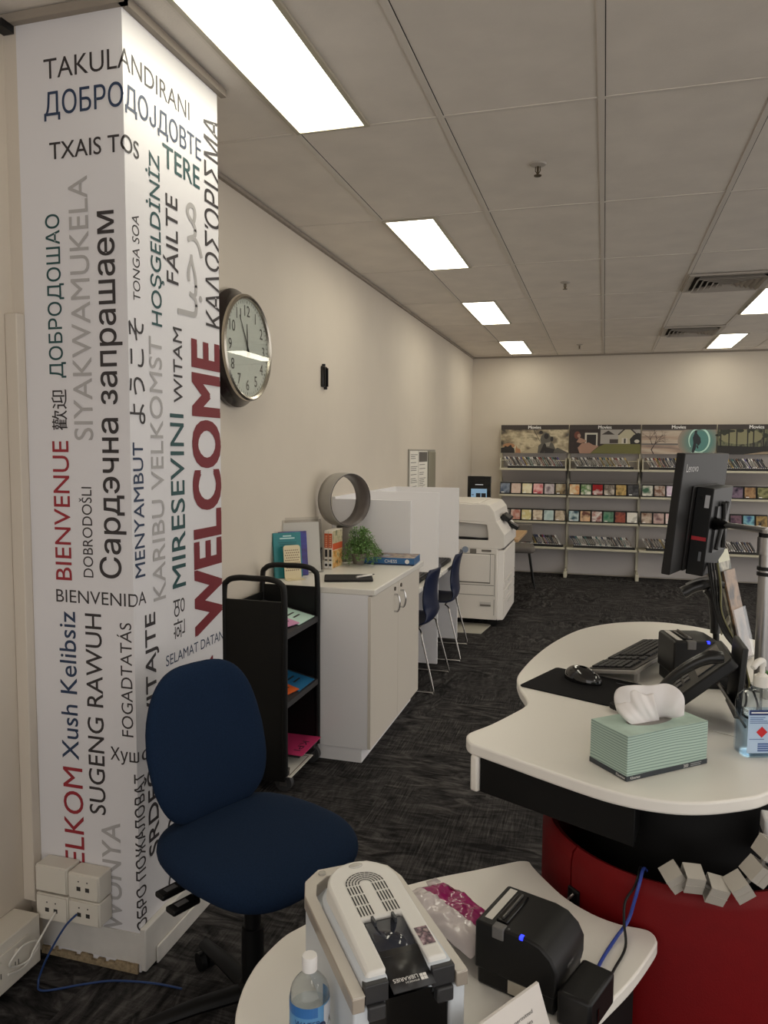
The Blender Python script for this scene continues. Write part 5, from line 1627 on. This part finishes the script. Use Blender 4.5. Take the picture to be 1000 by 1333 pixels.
# monitor with a small computer on its back, held by a pole arm
t = thing('monitor', 'black monitor seen from behind with a small computer on its back, on a pole arm', 'monitor', (0.177, 2.43, 1.29))
dv = Vector((math.sin(R(21)), math.cos(R(21)), 0))
nv = Vector((math.cos(R(21)), -math.sin(R(21)), 0))
lean = R(5.2)
uv = (Vector((0, 0, 1)) * math.cos(lean) + nv * math.sin(lean)).normalized()
nn = dv.cross(uv).normalized()
if nn.dot(nv) < 0:
    nn = -nn
XM = Matrix.Identity(4)
for i in range(3):
    XM[i][0], XM[i][1], XM[i][2] = dv[i], nn[i], uv[i]      # x: along the panel, y: out of the back, z: up
mb_m = mat('monitor black', (21, 19, 18), 0.5, spec=0.3)
MB().box(0, 0.54, 0, 0.026, 0, 0.372, X=XM).build('panel', mb_m, t, bevel=0.003)
MB().box(0.008, 0.532, -0.001, 0.0, 0.012, 0.364, X=XM).build('screen', black_gl, t, smooth=False)
MB().box(0.12, 0.43, 0.026, 0.032, 0.0, 0.27, X=XM).build('back_plate', mb_m, t, bevel=0.002)
pc = MB().box(0.15, 0.40, 0.032, 0.085, -0.012, 0.268, X=XM).build('mini_computer', mat('computer black', (11, 11, 12), 0.45, spec=0.3), t, bevel=0.003)
MB().box(0.1492, 0.15, 0.036, 0.08, 0.10, 0.112, X=XM).build('red_strip', mat('red strip', (170, 28, 40), 0.4), pc, smooth=False)
MB().box(0.1492, 0.15, 0.062, 0.076, 0.205, 0.245, X=XM).build('asset_label', mat('asset label', (176, 176, 178), 0.5), pc, smooth=False)
MB().box(0.1493, 0.15, 0.064, 0.072, 0.035, 0.065, X=XM).build('model_badge', mat('badge grey', (96, 100, 104), 0.4), pc, smooth=False)
MB().cyl(XM @ Vector((0.1492, 0.05, 0.236)), XM @ Vector((0.15, 0.05, 0.236)), 0.005, seg=14).build('power_button', black_gl, pc)
letter('Lenovo', XM @ Vector((0.03, 0.0268, 0.315)), dv, uv, 0.024, t, mat('maker mark grey', (176, 174, 172), 0.4), width=0.13)
vm = MB().box(0.20, 0.35, 0.085, 0.092, 0.06, 0.21, X=XM)
vm.cyl(XM @ Vector((0.23, 0.095, 0.07)), XM @ Vector((0.30, 0.095, 0.22)), 0.008, seg=10)
vm.cyl(XM @ Vector((0.32, 0.095, 0.07)), XM @ Vector((0.25, 0.095, 0.22)), 0.008, seg=10)
vm.build('mount_plate', mat('mount black', (20, 20, 20), 0.4), t)
silver = mat('silver pole', (176, 174, 172), 0.3, metal=0.85)
PX, PY = 0.463, 2.387
t = thing('monitor_pole', 'silver monitor pole with a folding arm clamped to the reception desk', 'monitor arm', (PX, PY, DT))
MB().lathe([(0.045, 0), (0.045, 0.006), (0.03, 0.012), (0.0225, 0.012), (0.0225, 0.47)], 28).build('pole', silver, t)
for zz, h, r_ in ((0.398, 0.05, 0.029), (0.352, 0.010, 0.027), (0.336, 0.010, 0.027), (0.448, 0.012, 0.026)):
    MB().cyl((0, 0, zz), (0, 0, zz + h), r_, seg=26).build('collar', black_pl if h < 0.04 else silver, t)
jt = Vector((0.330, 2.60, 1.432)) - Vector((PX, PY, DT))
MB().tube([(0, 0, 0.466), (jt.x * 0.45, jt.y * 0.45, 0.466), (jt.x * 0.7, jt.y * 0.7, 0.466)], [0.017, 0.016, 0.013], 14, flat=0.6).build('arm', silver, t)
MB().tube([(jt.x * 0.62, jt.y * 0.62, 0.466), (jt.x * 0.85, jt.y * 0.85, 0.466), (jt.x, jt.y, 0.466), (jt.x + 0.008, jt.y + 0.03, 0.466)], [0.010, 0.024, 0.03, 0.022], 16, flat=0.8).build('ball_joint', black_gl, t)

# leaflets in a clear holder
t = thing('leaflet_holder', 'clear leaflet holder with tall leaflets leaning behind the monitor pole', 'leaflet holder', (0.462, 2.72, DT))
Xh = Matrix.Rotation(R(62), 4, 'Z') @ Matrix.Rotation(R(-14), 4, 'X')
MB().box(-0.055, 0.055, 0.0, 0.003, 0, 0.24, X=Xh).box(-0.055, 0.055, -0.03, -0.027, 0, 0.17, X=Xh).box(-0.055, 0.055, -0.03, 0.003, 0, 0.003, X=Xh).box(-0.055, -0.052, -0.03, 0, 0, 0.17, X=Xh).build('holder', clear_mat('clear acrylic', (236, 236, 234)), t, smooth=False)
lf = MB().box(-0.05, 0.05, -0.012, -0.006, 0.004, 0.37, X=Xh).build('leaflet', print_mat('leaflet print', [(120, 126, 104), (60, 64, 54), (176, 170, 150), (90, 84, 70)], 12), t, smooth=False)
MB().box(-0.05, 0.05, -0.0125, -0.012, 0.33, 0.37, X=Xh).build('leaflet_header', mat('leaflet header', (206, 204, 180), 0.5), lf, smooth=False)
MB().box(-0.05, 0.05, -0.022, -0.016, 0.004, 0.30, X=Xh).build('leaflet', print_mat('leaflet print dark', [(60, 50, 44), (150, 120, 90), (36, 34, 34)], 12), t, smooth=False)

# loose leads falling from the monitor
t = thing('cable_bundle', 'bundle of dark computer leads falling from the monitor to the desk', 'cables', (0, 0, 0))
random.seed(4)
for k, (o1, cm) in enumerate(((0.0, black_pl), (0.008, black_pl), (0.016, black_gl), (0.022, mat('olive lead', (104, 100, 62), 0.5)), (-0.006, black_pl))):
    MB().tube(bez([(0.335 + o1, 2.58, 1.31), (0.343 + o1, 2.55, 1.24), (0.35 + 0.6 * o1, 2.5, 1.17), (0.372 + 0.7 * o1, 2.46, 1.11), (0.405 + 0.4 * o1, 2.42, 1.065), (0.415 + 0.3 * o1, 2.39, 1.02), (0.40 + o1, 2.34, 0.985), (0.37 + o1, 2.30 + 0.02 * k, 0.976), (0.34 + 0.5 * o1, 2.36, 0.976)], 7), 0.0034, 8).build('lead', cm, t)
MB().tube(bez([(0.40, 2.40, 1.0), (0.395, 2.32, 1.02), (0.385, 2.24, 1.0), (0.375, 2.18, 0.978), (0.40, 2.14, 0.976), (0.42, 2.2, 0.98), (0.415, 2.28, 1.01)], 8), 0.003, 8).build('lead', black_pl, t)
MB().tube(bez([(0.41, 2.40, 1.01), (0.405, 2.30, 0.99), (0.395, 2.22, 0.978), (0.37, 2.12, 0.976), (0.385, 2.08, 0.976)], 8), 0.003, 8).build('lead', black_pl, t)
t = thing('desk_sprig', 'small green artificial sprig at the foot of the monitor pole', 'plant', (0.462, 2.30, DT))
MB().lathe([(0.016, 0), (0.02, 0.03), (0.018, 0.03), (0, 0.026)], 18).build('pot', mat('tiny pale pot', (206, 200, 190), 0.5), t)
sp = MB()
for k in range(46):
    a_, e = random.uniform(0, 6.28), random.uniform(0.3, 1.5)
    leaf_mb(sp, (random.uniform(-0.01, 0.01), random.uniform(-0.01, 0.01), 0.03 + random.uniform(0, 0.035)), (math.cos(a_), math.sin(a_), e), (0.1, 0.2, 1), 0.02, 0.005)
sp.build('foliage', mat('sprig green', (88, 132, 74), 0.6), t, smooth=False)
from mathutils import noise as mnoise
# ---------------------------------------------------------------- low counter in front of the drum
LZ = 0.72
low = [(-0.10, 0.86), (-0.33, 0.90), (-0.47, 0.96)]
lo = bez([(-0.545, 1.03), (-0.566, 1.075), (-0.580, 1.126), (-0.585, 1.17), (-0.584, 1.21), (-0.571, 1.277), (-0.549, 1.32), (-0.50, 1.40), (-0.43, 1.475), (-0.341, 1.556), (-0.25, 1.622), (-0.175, 1.678), (-0.154, 1.690), (-0.138, 1.690), (-0.128, 1.672), (-0.098, 1.629), (-0.052, 1.572), (0.004, 1.530), (0.056, 1.511), (0.100, 1.509), (0.117, 1.502), (0.125, 1.484), (0.121, 1.456), (0.077, 1.352), (0.03, 1.266), (0.004, 1.218), (-0.04, 1.10), (-0.07, 0.98)], 5)
t = thing('low_counter', 'white topped low counter with rounded corners in front of the red drum', 'counter', (0, 0, 0))
outl = [(p[0], p[1]) for p in [(v[0], v[1]) for v in lo]] + low
MB().prism(outl, LZ - 0.026, LZ).build('worktop', white_lam, t, bevel=0.004, seg=3)
cx, cy = -0.22, 1.25
MB().prism([(-0.50, 1.00), (-0.53, 1.20), (-0.44, 1.38), (-0.16, 1.60), (-0.03, 1.50), (0.085, 1.465), (0.02, 1.32), (-0.05, 1.16), (-0.12, 0.92)], 0.0, LZ - 0.0265).build('base_panel', black_sat, t, smooth=False)
LT = LZ + 0.0006

# card printer
t = thing('card_printer', 'white card printer with an arched hood and black card tray on the low counter', 'printer', (-0.255, 1.045, LT), R(37))
cpw = mat('card printer white', (226, 224, 218), 0.4)
cps = mat('card printer pale blue grey', (200, 206, 212), 0.4)
cpr = mat('card printer taupe rim', (176, 166, 154), 0.3, metal=0.35)
def oct_(w, y0, y1, ch, r=0.0):
    return [(-w, y0), (w, y0), (w, y1 - ch), (w - ch * 0.35, y1 - ch * 0.35), (w - ch * 0.9, y1), (-w + ch * 0.9, y1), (-w + ch * 0.35, y1 - ch * 0.35), (-w, y1 - ch)]
b = MB()
b.box(-0.092, -0.066, 0.004, 0.28, 0, 0.114).box(0.066, 0.092, 0.004, 0.28, 0, 0.114)
b.build('side_wall', cps, t, bevel=0.004)
MB().prism(oct_(0.090, 0.10, 0.335, 0.05), 0.0, 0.114).build('rear_body', cps, t, bevel=0.004)
MB().box(-0.066, 0.066, 0.012, 0.10, 0.0, 0.114).build('hopper_bay', black_gl, t, smooth=False)
W0 = 0.095
ro = [(-W0, 0.0), (-W0, 0.275), (-W0 + 0.012, 0.318), (-W0 + 0.045, 0.348), (W0 - 0.045, 0.348), (W0 - 0.012, 0.318), (W0, 0.275), (W0, 0.0)]
ri = [(-W0 + 0.02, 0.0), (-W0 + 0.02, 0.268), (-W0 + 0.03, 0.300), (-W0 + 0.055, 0.322), (W0 - 0.055, 0.322), (W0 - 0.03, 0.300), (W0 - 0.02, 0.268), (W0 - 0.02, 0.0)]
def ring_strip(o, i_, z0, z1):
    b_ = MB()
    n_ = len(o)
    b_.add([(p[0], p[1], z0) for p in o] + [(p[0], p[1], z0) for p in i_] + [(p[0], p[1], z1) for p in o] + [(p[0], p[1], z1) for p in i_],
           [f for k in range(n_ - 1) for f in ((k, k + 1, n_ + k + 1, n_ + k), (2 * n_ + k, 3 * n_ + k, 3 * n_ + k + 1, 2 * n_ + k + 1), (k, 2 * n_ + k, 2 * n_ + k + 1, k + 1), (n_ + k, n_ + k + 1, 3 * n_ + k + 1, 3 * n_ + k))]
           + [(0, n_, 3 * n_, 2 * n_), (n_ - 1, 3 * n_ - 1, 4 * n_ - 1, 2 * n_ - 1)])
    return b_
ring_strip(ro, ri, 0.112, 0.136).build('rim', cpr, t, bevel=0.002, merge=True)
ro2 = [(p[0] * 0.985, p[1] * 0.995 + 0.001) for p in ro]
ring_strip(ro2, ri, 0.136, 0.1375).build('rim_top', mat('card printer warm rim', (206, 200, 190), 0.35), t, smooth=False, merge=True)
def arch(w, y0, yc, slot=None, n=18):
    pts = [(w, y0)]
    for k in range(n + 1):
        a = math.pi * k / n
        pts.append((w * math.cos(a), yc + w * 0.95 * math.sin(a)))
    pts.append((-w, y0))
    if slot:
        sw, sy = slot
        pts += [(-sw, y0), (-sw, sy), (sw, sy), (sw, y0)]
    return pts
MB().prism(arch(0.074, 0.012, 0.222, (0.033, 0.125)), 0.1, 0.150).build('shoulder', cps, t, bevel=0.006)
hood = MB()
# hood falls gently towards its open end
def hoodtop(p):
    return 0.158 + 0.022 * max(0, min(1, (p[1] - 0.02) / 0.26))
op_ = arch(0.064, 0.018, 0.222, (0.034, 0.13))
n = len(op_)
a2 = sum(op_[i][0] * op_[(i + 1) % n][1] - op_[(i + 1) % n][0] * op_[i][1] for i in range(n))
if a2 < 0:
    op_ = op_[::-1]
hv = [(p[0] * 1.06, p[1], 0.148) for p in op_] + [(p[0], p[1], hoodtop(p)) for p in op_]
hood.add(hv, [tuple(range(n, 2 * n))] + [(i, (i + 1) % n, n + (i + 1) % n, n + i) for i in range(n)])
hood.build('hood', cpw, t, bevel=0.004, angle=50)
vs_ = MB()
def hz(y):
    return 0.158 + 0.022 * max(0, min(1, (y - 0.02) / 0.26))
def slot_(x, y0, y1):
    vs_.box(x - 0.0011, x + 0.0011, y0, y1, hz(y0) - 0.002, hz(y1) + 0.0008) if False else vs_.add([(x - 0.0012, y0, hz(y0) + 0.0006), (x + 0.0012, y0, hz(y0) + 0.0006), (x + 0.0012, y1, hz(y1) + 0.0006), (x - 0.0012, y1, hz(y1) + 0.0006)], [(0, 1, 2, 3)])
for q in range(5):
    r_ = 0.034 - 0.0055 * q
    for sx in (-1, 1):
        for y0, y1 in ((0.136, 0.160), (0.164, 0.188), (0.192, 0.212)):
            slot_(sx * r_, y0, y1)
    m_ = 12
    for k in range(m_):
        if k in (5, 6) and q < 0:
            continue
        a0, a1 = math.pi * (k + 0.1) / m_, math.pi * (k + 0.95) / m_
        P = lambda rr, aa: (rr * math.cos(aa), 0.215 + rr * 0.9 * math.sin(aa), hz(0.215 + rr * 0.9 * math.sin(aa)) + 0.0007)
        vs_.add([P(r_ - 0.0012, a0), P(r_ + 0.0012, a0), P(r_ + 0.0012, a1), P(r_ - 0.0012, a1)], [(0, 1, 2, 3)])
vs_.build('vent_slots', mat('vent slot dark', (44, 44, 42), 0.7), t, smooth=False)
MB().prism([(0.013 * math.cos(2 * math.pi * k / 22), 0.268 + 0.007 * math.sin(2 * math.pi * k / 22)) for k in range(22)], hz(0.268) - 0.001, hz(0.268) + 0.002).build('badge', mat('badge silver', (198, 196, 190), 0.25, metal=0.5), t, bevel=0.001)
MB().cyl((-0.046, 0.331, 0.136), (-0.046, 0.331, 0.141), 0.007, seg=18).build('button', mat('badge silver', (198, 196, 190)), t)
MB().add([(-0.033, 0.05, 0.151), (0.033, 0.05, 0.151), (0.033, 0.122, 0.163), (-0.033, 0.122, 0.163)], [(0, 1, 2, 3)]).build('window', mat('smoked window', (34, 38, 50), 0.12, coat=0.4), t, solid=0.002)
hg = MB()
for sx in (-1, 1):
    hg.box(sx * 0.018 - 0.002, sx * 0.018 + 0.002, 0.112, 0.13, 0.162, 0.170)
hg.box(-0.033, 0.033, 0.124, 0.131, 0.150, 0.160)
hg.build('hinge', mat('hinge dark', (52, 54, 58), 0.4), t, smooth=False)
cd = MB().add([(-0.034, -0.012, 0.138), (0.034, -0.012, 0.138), (0.034, 0.062, 0.1535), (-0.034, 0.062, 0.1535)], [(0, 1, 2, 3)]).build('output_tray', mat('black card tray', (24, 23, 24), 0.35), t, solid=0.002)
zt = lambda y: 0.138 + 0.0155 * (y + 0.012) / 0.074 + 0.0014
vd = Vector((0, -1, -0.209)).normalized()
letter('LIBRARIES', (0.012, 0.010, zt(0.010)), (-1, 0, 0), vd, 0.0068, t, white_ink, width=0.04)
letter('IPSWICH', (0.012, 0.0015, zt(0.0015)), (-1, 0, 0), vd, 0.0032, t, white_ink, width=0.022)
lg = MB()
for (x0, x1, y0, y1) in ((0.015, 0.020, 0.004, 0.009), (0.0205, 0.026, 0.004, 0.009), (0.015, 0.020, -0.002, 0.0035), (0.0205, 0.026, -0.002, 0.0035)):
    lg.add([(x0, y0, zt(y0)), (x1, y0, zt(y0)), (x1, y1, zt(y1)), (x0, y1, zt(y1))], [(0, 1, 2, 3)])
lg.build('library_mark', white_ink, t, smooth=False)
st_ = MB().add([(0.038, 0.045, hz(0.045) + 0.0008), (0.060, 0.045, hz(0.045) + 0.0008), (0.060, 0.085, hz(0.085) + 0.0008), (0.038, 0.085, hz(0.085) + 0.0008)], [(0, 1, 2, 3)]).build('photo_sticker', print_mat('photo sticker print', [(226, 216, 214), (150, 120, 128), (60, 48, 60), (206, 180, 176)], 60), t, smooth=False)
for sx in (-1, 1):
    MB().box(sx * 0.056 - 0.014, sx * 0.056 + 0.014, -0.002, 0.022, 0.094, 0.118).build('side_clip', mat('clip charcoal', (46, 46, 48), 0.45), t, bevel=0.003)
for sx in (-1, 1):
    MB().box(sx * 0.055 - 0.019, sx * 0.055 + 0.019, 0.004, 0.02, 0.118, 0.148).build('front_clip', mat('clip charcoal', (46, 46, 48)), t, bevel=0.002)

# water bottle
t = thing('water_bottle', 'small clear plastic water bottle with a white cap beside the card printer', 'bottle', (-0.415, 1.03, LT), R(-55))
pet = clear_mat('clear bottle pet', (238, 242, 244), 0.03, 0.05)
MB().lathe([(0.022, 0.002), (0.029, 0.0), (0.031, 0.006), (0.031, 0.022), (0.0302, 0.026), (0.031, 0.03), (0.031, 0.097), (0.0302, 0.105), (0.0275, 0.114), (0.022, 0.122), (0.015, 0.130), (0.0108, 0.135), (0.0104, 0.152)], 32).build('bottle', pet, t, angle=60)
MB().lathe([(0.0, 0.004), (0.0295, 0.004), (0.0298, 0.08), (0.0, 0.08)], 32).build('water', clear_mat('water', (246, 249, 251), 0.01, 0.0), t, angle=60)
MB().lathe([(0.0118, 0.138), (0.0120, 0.157), (0.0112, 0.161), (0, 0.161)], 28).build('cap', mat('cap white', (228, 226, 224), 0.4), t)
def band_(a0, a1, z0, z1, r, name, m, par):
    b_ = MB()
    n_ = max(3, int(abs(a1 - a0) / 8))
    for k in range(n_):
        b0, b1 = R(a0 + (a1 - a0) * k / n_), R(a0 + (a1 - a0) * (k + 1) / n_)
        b_.add([(r * math.cos(b0), r * math.sin(b0), z0), (r * math.cos(b1), r * math.sin(b1), z0), (r * math.cos(b1), r * math.sin(b1), z1), (r * math.cos(b0), r * math.sin(b0), z1)], [(0, 1, 2, 3)])
    return b_.build(name, m, par)
lab = band_(-125, 125, 0.036, 0.096, 0.0313, 'label', mat('water label blue', (92, 148, 196), 0.45), t)
band_(-120, 10, 0.080, 0.096, 0.0315, 'label_sky', mat('label mid blue', (52, 110, 176), 0.45), lab)
band_(-120, 10, 0.036, 0.056, 0.0315, 'label_base', mat('label deep navy', (30, 46, 86), 0.45), lab)
band_(30, 90, 0.040, 0.094, 0.0316, 'label_panel', mat('label pale panel', (206, 210, 216), 0.5), lab)
def wrap_text(body, a0, z, h, m, par, r=0.0318):
    vs, fs, asp = glyphs(body, 0.0)
    wd = asp * h
    b_ = MB()
    b_.add([(r * math.cos(a0 + x * wd / r), r * math.sin(a0 + x * wd / r), z + y * h) for x, y in vs], fs)
    b_.build('lettering', m, par, smooth=False)
wrap_text('WATER', R(-58), 0.066, 0.0085, mat('label navy', (30, 50, 104)), lab)
for aa, rr in ((R(22), 0.0085),):
    dsk = [(0.0319 * math.cos(aa + rr / 0.0319 * math.cos(2 * math.pi * k / 20)), 0.0319 * math.sin(aa + rr / 0.0319 * math.cos(2 * math.pi * k / 20)), 0.062 + rr * math.sin(2 * math.pi * k / 20)) for k in range(20)]
    MB().add(dsk, [tuple(range(20))]).build('round_mark', mat('label deep navy', (30, 46, 86)), lab, smooth=False)
ta = R(56)
MB().add([(0.0319 * math.cos(ta - 0.2), 0.0319 * math.sin(ta - 0.2), 0.056), (0.0319 * math.cos(ta + 0.2), 0.0319 * math.sin(ta + 0.2), 0.056), (0.0319 * math.cos(ta), 0.0319 * math.sin(ta), 0.072)], [(0, 1, 2)]).build('triangle_mark', mat('mark grey', (84, 84, 80), 0.5), lab, smooth=False)

# crumpled pouch between the printers
t = thing('wipes_pouch', 'crumpled magenta and clear plastic pouch between the two printers on the low counter', 'pouch', (-0.258, 1.392, LT), R(-38))
random.seed(8)
def pouch(u, v, sgn):
    s, q = 2 * u - 1, 2 * v - 1
    edge = max(0.0, (1 - abs(s) ** 3)) * max(0.0, (1 - abs(q) ** 3))
    wr = 0.010 * (mnoise.noise(Vector((u * 5, v * 4, 1.7))) + 0.6 * abs(mnoise.noise(Vector((u * 11, v * 9, 5.1)))) + 0.35 * mnoise.noise(Vector((u * 23, v * 19, 0.3))))
    z = 0.030 + sgn * (0.024 * edge ** 0.6) + wr * (0.35 + edge) * (1 if sgn > 0 else 0.2)
    return (0.105 * s * (1 - 0.08 * q), 0.058 * q, max(0.001, z))
mag = mat('magenta pouch film', (150, 26, 96), 0.22, coat=0.5, noise=0.12, nscale=30)
b = MB()
b.grid(lambda u, v: pouch(u, 0.42 + 0.58 * v, 1), 40, 16)
b.build('magenta_film', mag, t, angle=80)
b = MB()
b.grid(lambda u, v: pouch(u, 0.43 * v, 1), 40, 12)
b.grid(lambda u, v: pouch(1 - u, v, -1), 20, 10)
b.build('clear_film', mat('milky film', (214, 204, 204), 0.2, coat=0.3), t, angle=80)
MB().add([(-0.06, 0.046, 0.040), (-0.035, 0.050, 0.040), (-0.03, 0.036, 0.052), (-0.05, 0.034, 0.052)], [(0, 1, 2, 3)]).build('yellow_print', mat('pouch yellow', (206, 150, 70), 0.4), t, smooth=False)
MB().add([(-0.102, 0.02, 0.032), (-0.122, 0.03, 0.030), (-0.122, 0.056, 0.030), (-0.102, 0.054, 0.032)], [(0, 1, 2, 3)]).build('seal_strip', mat('milky film', (214, 204, 204)), t, solid=0.001)

# second receipt printer, with its boxy connector cover
t = make_receipt_printer('receipt_printer', 'black receipt printer with a blue light on the low counter beside the small sign', (-0.190, 1.262, LT), R(-18.5), 'black receipt printers')
X = Matrix.Translation((0.152, -0.012, 0)) @ Matrix.Rotation(R(-4), 4, 'Z')
cc = MB()
cc.prism([(0.0, 0.0), (0.058, 0.004), (0.058, 0.105), (0.0, 0.105)], 0.0, 0.058, 0, X)
cc.build('connector_cover', mat('printer black', (26, 25, 25)), t, bevel=0.006)
MB().box(0.0585, 0.0595, 0.03, 0.036, 0.012, 0.034, X=X).build('cover_slot', black_gl, t, smooth=False)

# leads from the printer over the drum rim
t = thing('printer_leads', 'blue network cable and black lead running from the receipt printer over the red drum rim', 'cables', (0, 0, 0))
MB().tube(bez([(0.012, 1.325, 0.735), (0.025, 1.385, 0.726), (0.05, 1.455, 0.726), (0.072, 1.490, 0.742), (0.083, 1.498, 0.78), (0.092, 1.506, 0.815), (0.10, 1.54, 0.825), (0.11, 1.60, 0.79)], 6), 0.0034, 8).build('blue_lead', mat('royal blue lead', (44, 66, 150), 0.4), t)
MB().tube(bez([(0.028, 1.30, 0.732), (0.045, 1.36, 0.726), (0.066, 1.43, 0.726), (0.064, 1.480, 0.745), (0.066, 1.499, 0.775), (0.082, 1.510, 0.80), (0.088, 1.516, 0.816), (0.095, 1.55, 0.822), (0.10, 1.60, 0.79)], 6), 0.0026, 8).build('black_lead', black_pl, t)

# small folded sign
t = thing('tent_sign', 'small white folded sign about vaping at the near edge of the low counter', 'sign', (-0.090, 1.166, LT), R(57))
sg = mat('sign card', (216, 210, 204), 0.55)
b = MB()
b.add([(-0.22, -0.036, 0), (0.02, -0.036, 0), (0.02, -0.002, 0.08), (-0.22, -0.002, 0.08), (-0.22, 0.034, 0), (0.02, 0.034, 0), (0.02, 0.002, 0.08), (-0.22, 0.002, 0.08)], [(0, 1, 2, 3), (5, 4, 7, 6), (3, 2, 6, 7)])
b.build('card', sg, t, smooth=False, solid=0.001)
fv = Vector((0, 0.034, 0.08)).normalized()
fn_ = Vector((0, -0.08, 0.034)).normalized()
def on(x, f):
    return Vector((x, -0.036, 0)) + fv * f + fn_ * 0.0009
letter('Vaping is not permitted', on(-0.115, 0.054), (1, 0, 0), fv, 0.0075, t, ink, width=0.105)
letter('in Ipswich Libraries', on(-0.105, 0.042), (1, 0, 0), fv, 0.0075, t, ink, width=0.09)
letter('Thank you for your', on(-0.095, 0.026), (1, 0, 0), fv, 0.006, t, mat('sign grey ink', (96, 90, 90), 0.5), width=0.075)
letter('cooperation', on(-0.09, 0.016), (1, 0, 0), fv, 0.006, t, mat('sign grey ink', (96, 90, 90)), width=0.045)
rd = MB()
ring_ = []
for k in range(28):
    a_ = 2 * math.pi * k / 28
    ring_.append((math.cos(a_), math.sin(a_)))
o_ = on(-0.16, 0.046)
vo = [o_ + Vector((1, 0, 0)) * c_ * 0.028 + fv * s_ * 0.028 for c_, s_ in ring_]
vi = [o_ + Vector((1, 0, 0)) * c_ * 0.022 + fv * s_ * 0.022 for c_, s_ in ring_]
rd.add(vo + vi, [(k, (k + 1) % 28, 28 + (k + 1) % 28, 28 + k) for k in range(28)])
rd.add([o_ + Vector((1, 0, 0)) * x_ + fv * y_ for x_, y_ in ((-0.018, 0.014), (-0.014, 0.018), (0.018, -0.014), (0.014, -0.018))], [(0, 1, 2, 3)])
rd.build('prohibition_mark', mat('sign red', (164, 30, 34), 0.5), t, smooth=False)

# ---------------------------------------------------------------- office chair
navy_f = mat('navy woven upholstery', (21, 37, 60), 0.95, noise=0.12, nscale=220, bump=0.35, bscale=700, spec=0.15)
t = thing('office_chair', 'navy blue upholstered swivel office chair in front of the welcome pillar', 'office chair', (-0.93, 1.872, 0), R(-24))
# local +x is where the sitter faces
SZ0 = 0.604
def seat(u, v):
    a = 2 * math.pi * u
    ph = math.pi * v
    sp_ = lambda c_, e: math.copysign(abs(c_) ** e, c_)
    rx, ry, rz = 0.254, 0.252, 0.050
    x = rx * sp_(math.sin(ph), 0.55) * sp_(math.cos(a), 0.62)
    y = ry * sp_(math.sin(ph), 0.55) * sp_(math.sin(a), 0.62)
    z = -rz * sp_(math.cos(ph), 0.9)
    y *= 1 - 0.10 * max(0, -x / rx)
    f = x / rx
    top = max(0, z / rz)
    z += 0.012 * top * (abs(y / ry) ** 2) - 0.030 * max(0, f - 0.35) ** 1.5 * 1.4 + 0.012 * max(0, -f - 0.5)
    return (x + 0.02, y, SZ0 - 0.055 + z)
MB().grid(seat, 56, 22).build('seat', navy_f, t, merge=True, angle=180)
def back(u, v):
    a = 2 * math.pi * u
    ph = math.pi * v
    sp_ = lambda c_, e: math.copysign(abs(c_) ** e, c_)
    h = sp_(-math.cos(ph), 0.75)       # -1 bottom, 1 top: the big faces run through the middle
    zz = sp_(math.sin(a), 0.58) * sp_(math.sin(ph), 0.35)
    yy = sp_(math.cos(a), 0.58) * sp_(math.sin(ph), 0.35)
    xx = -math.cos(ph)
    w = 0.206 - 0.04 * max(0, zz) ** 1.3 - 0.02 * max(0, -zz) ** 2
    z = 0.228 * zz
    y = w * yy
    x = 0.036 * xx * (1 - 0.15 * abs(yy)) + 0.035 * yy * yy + 0.03 * math.sin((zz + 0.35) * 1.9) * -0.6
    return (x, y, z)
Xb_ = Matrix.Translation((-0.222, 0, 0.795)) @ Matrix.Rotation(R(-9), 4, 'Y')
MB().grid(back, 56, 24, 0, Xb_).build('backrest', navy_f, t, merge=True, angle=180)
chb = mat('chair black plastic', (10, 10, 11), 0.5, spec=0.3)
MB().box(-0.30, -0.268, -0.035, 0.035, 0.44, 0.80).box(-0.30, -0.05, -0.035, 0.035, 0.43, 0.455).build('back_bar', chb, t, bevel=0.006)
MB().box(-0.11, 0.13, -0.09, 0.09, 0.43, 0.49).build('mechanism', chb, t, bevel=0.01)
MB().cyl((0, 0, 0.10), (0, 0, 0.30), 0.032, seg=22).cyl((0, 0, 0.29), (0, 0, 0.43), 0.024, seg=20).build('gas_column', chb, t)
for yy, xx in ((-0.165, -0.10), (-0.185, -0.02)):
    lv = MB().tube([(xx, -0.06, 0.47), (xx, -0.14, 0.465), (xx - 0.005, yy, 0.46)], [0.007, 0.007, 0.008], 8).build('lever', chb, t)
    MB().box(xx - 0.02, xx + 0.02, yy - 0.075, yy + 0.01, 0.448, 0.464).build('paddle', chb, lv, bevel=0.005)
    MB().box(xx - 0.009, xx + 0.009, yy - 0.055, yy - 0.02, 0.464, 0.4645).build('paddle_icon', mat('paddle grey icon', (110, 110, 112), 0.5), lv, smooth=False)
MB().lathe([(0.045, 0.07), (0.05, 0.10), (0.04, 0.13), (0.034, 0.14)], 24).build('hub', chb, t)
for k in range(5):
    a = R(72 * k + 170)
    c_, s_ = math.cos(a), math.sin(a)
    lg = MB().tube([(0.03 * c_, 0.03 * s_, 0.105), (0.16 * c_, 0.16 * s_, 0.098), (0.31 * c_, 0.31 * s_, 0.078)], [0.03, 0.027, 0.02], 12, flat=0.7).build('base_leg', chb, t)
    px, py = 0.305 * c_, 0.305 * s_
    w_ = MB()
    for d in (-0.014, 0.014):
        w_.cyl((px - s_ * (d - 0.009), py + c_ * (d - 0.009), 0.0285), (px - s_ * (d + 0.009), py + c_ * (d + 0.009), 0.0285), 0.028, seg=20)
    w_.cyl((px, py, 0.03), (px, py, 0.08), 0.009, seg=10)
    w_.build('castor', chb, lg)
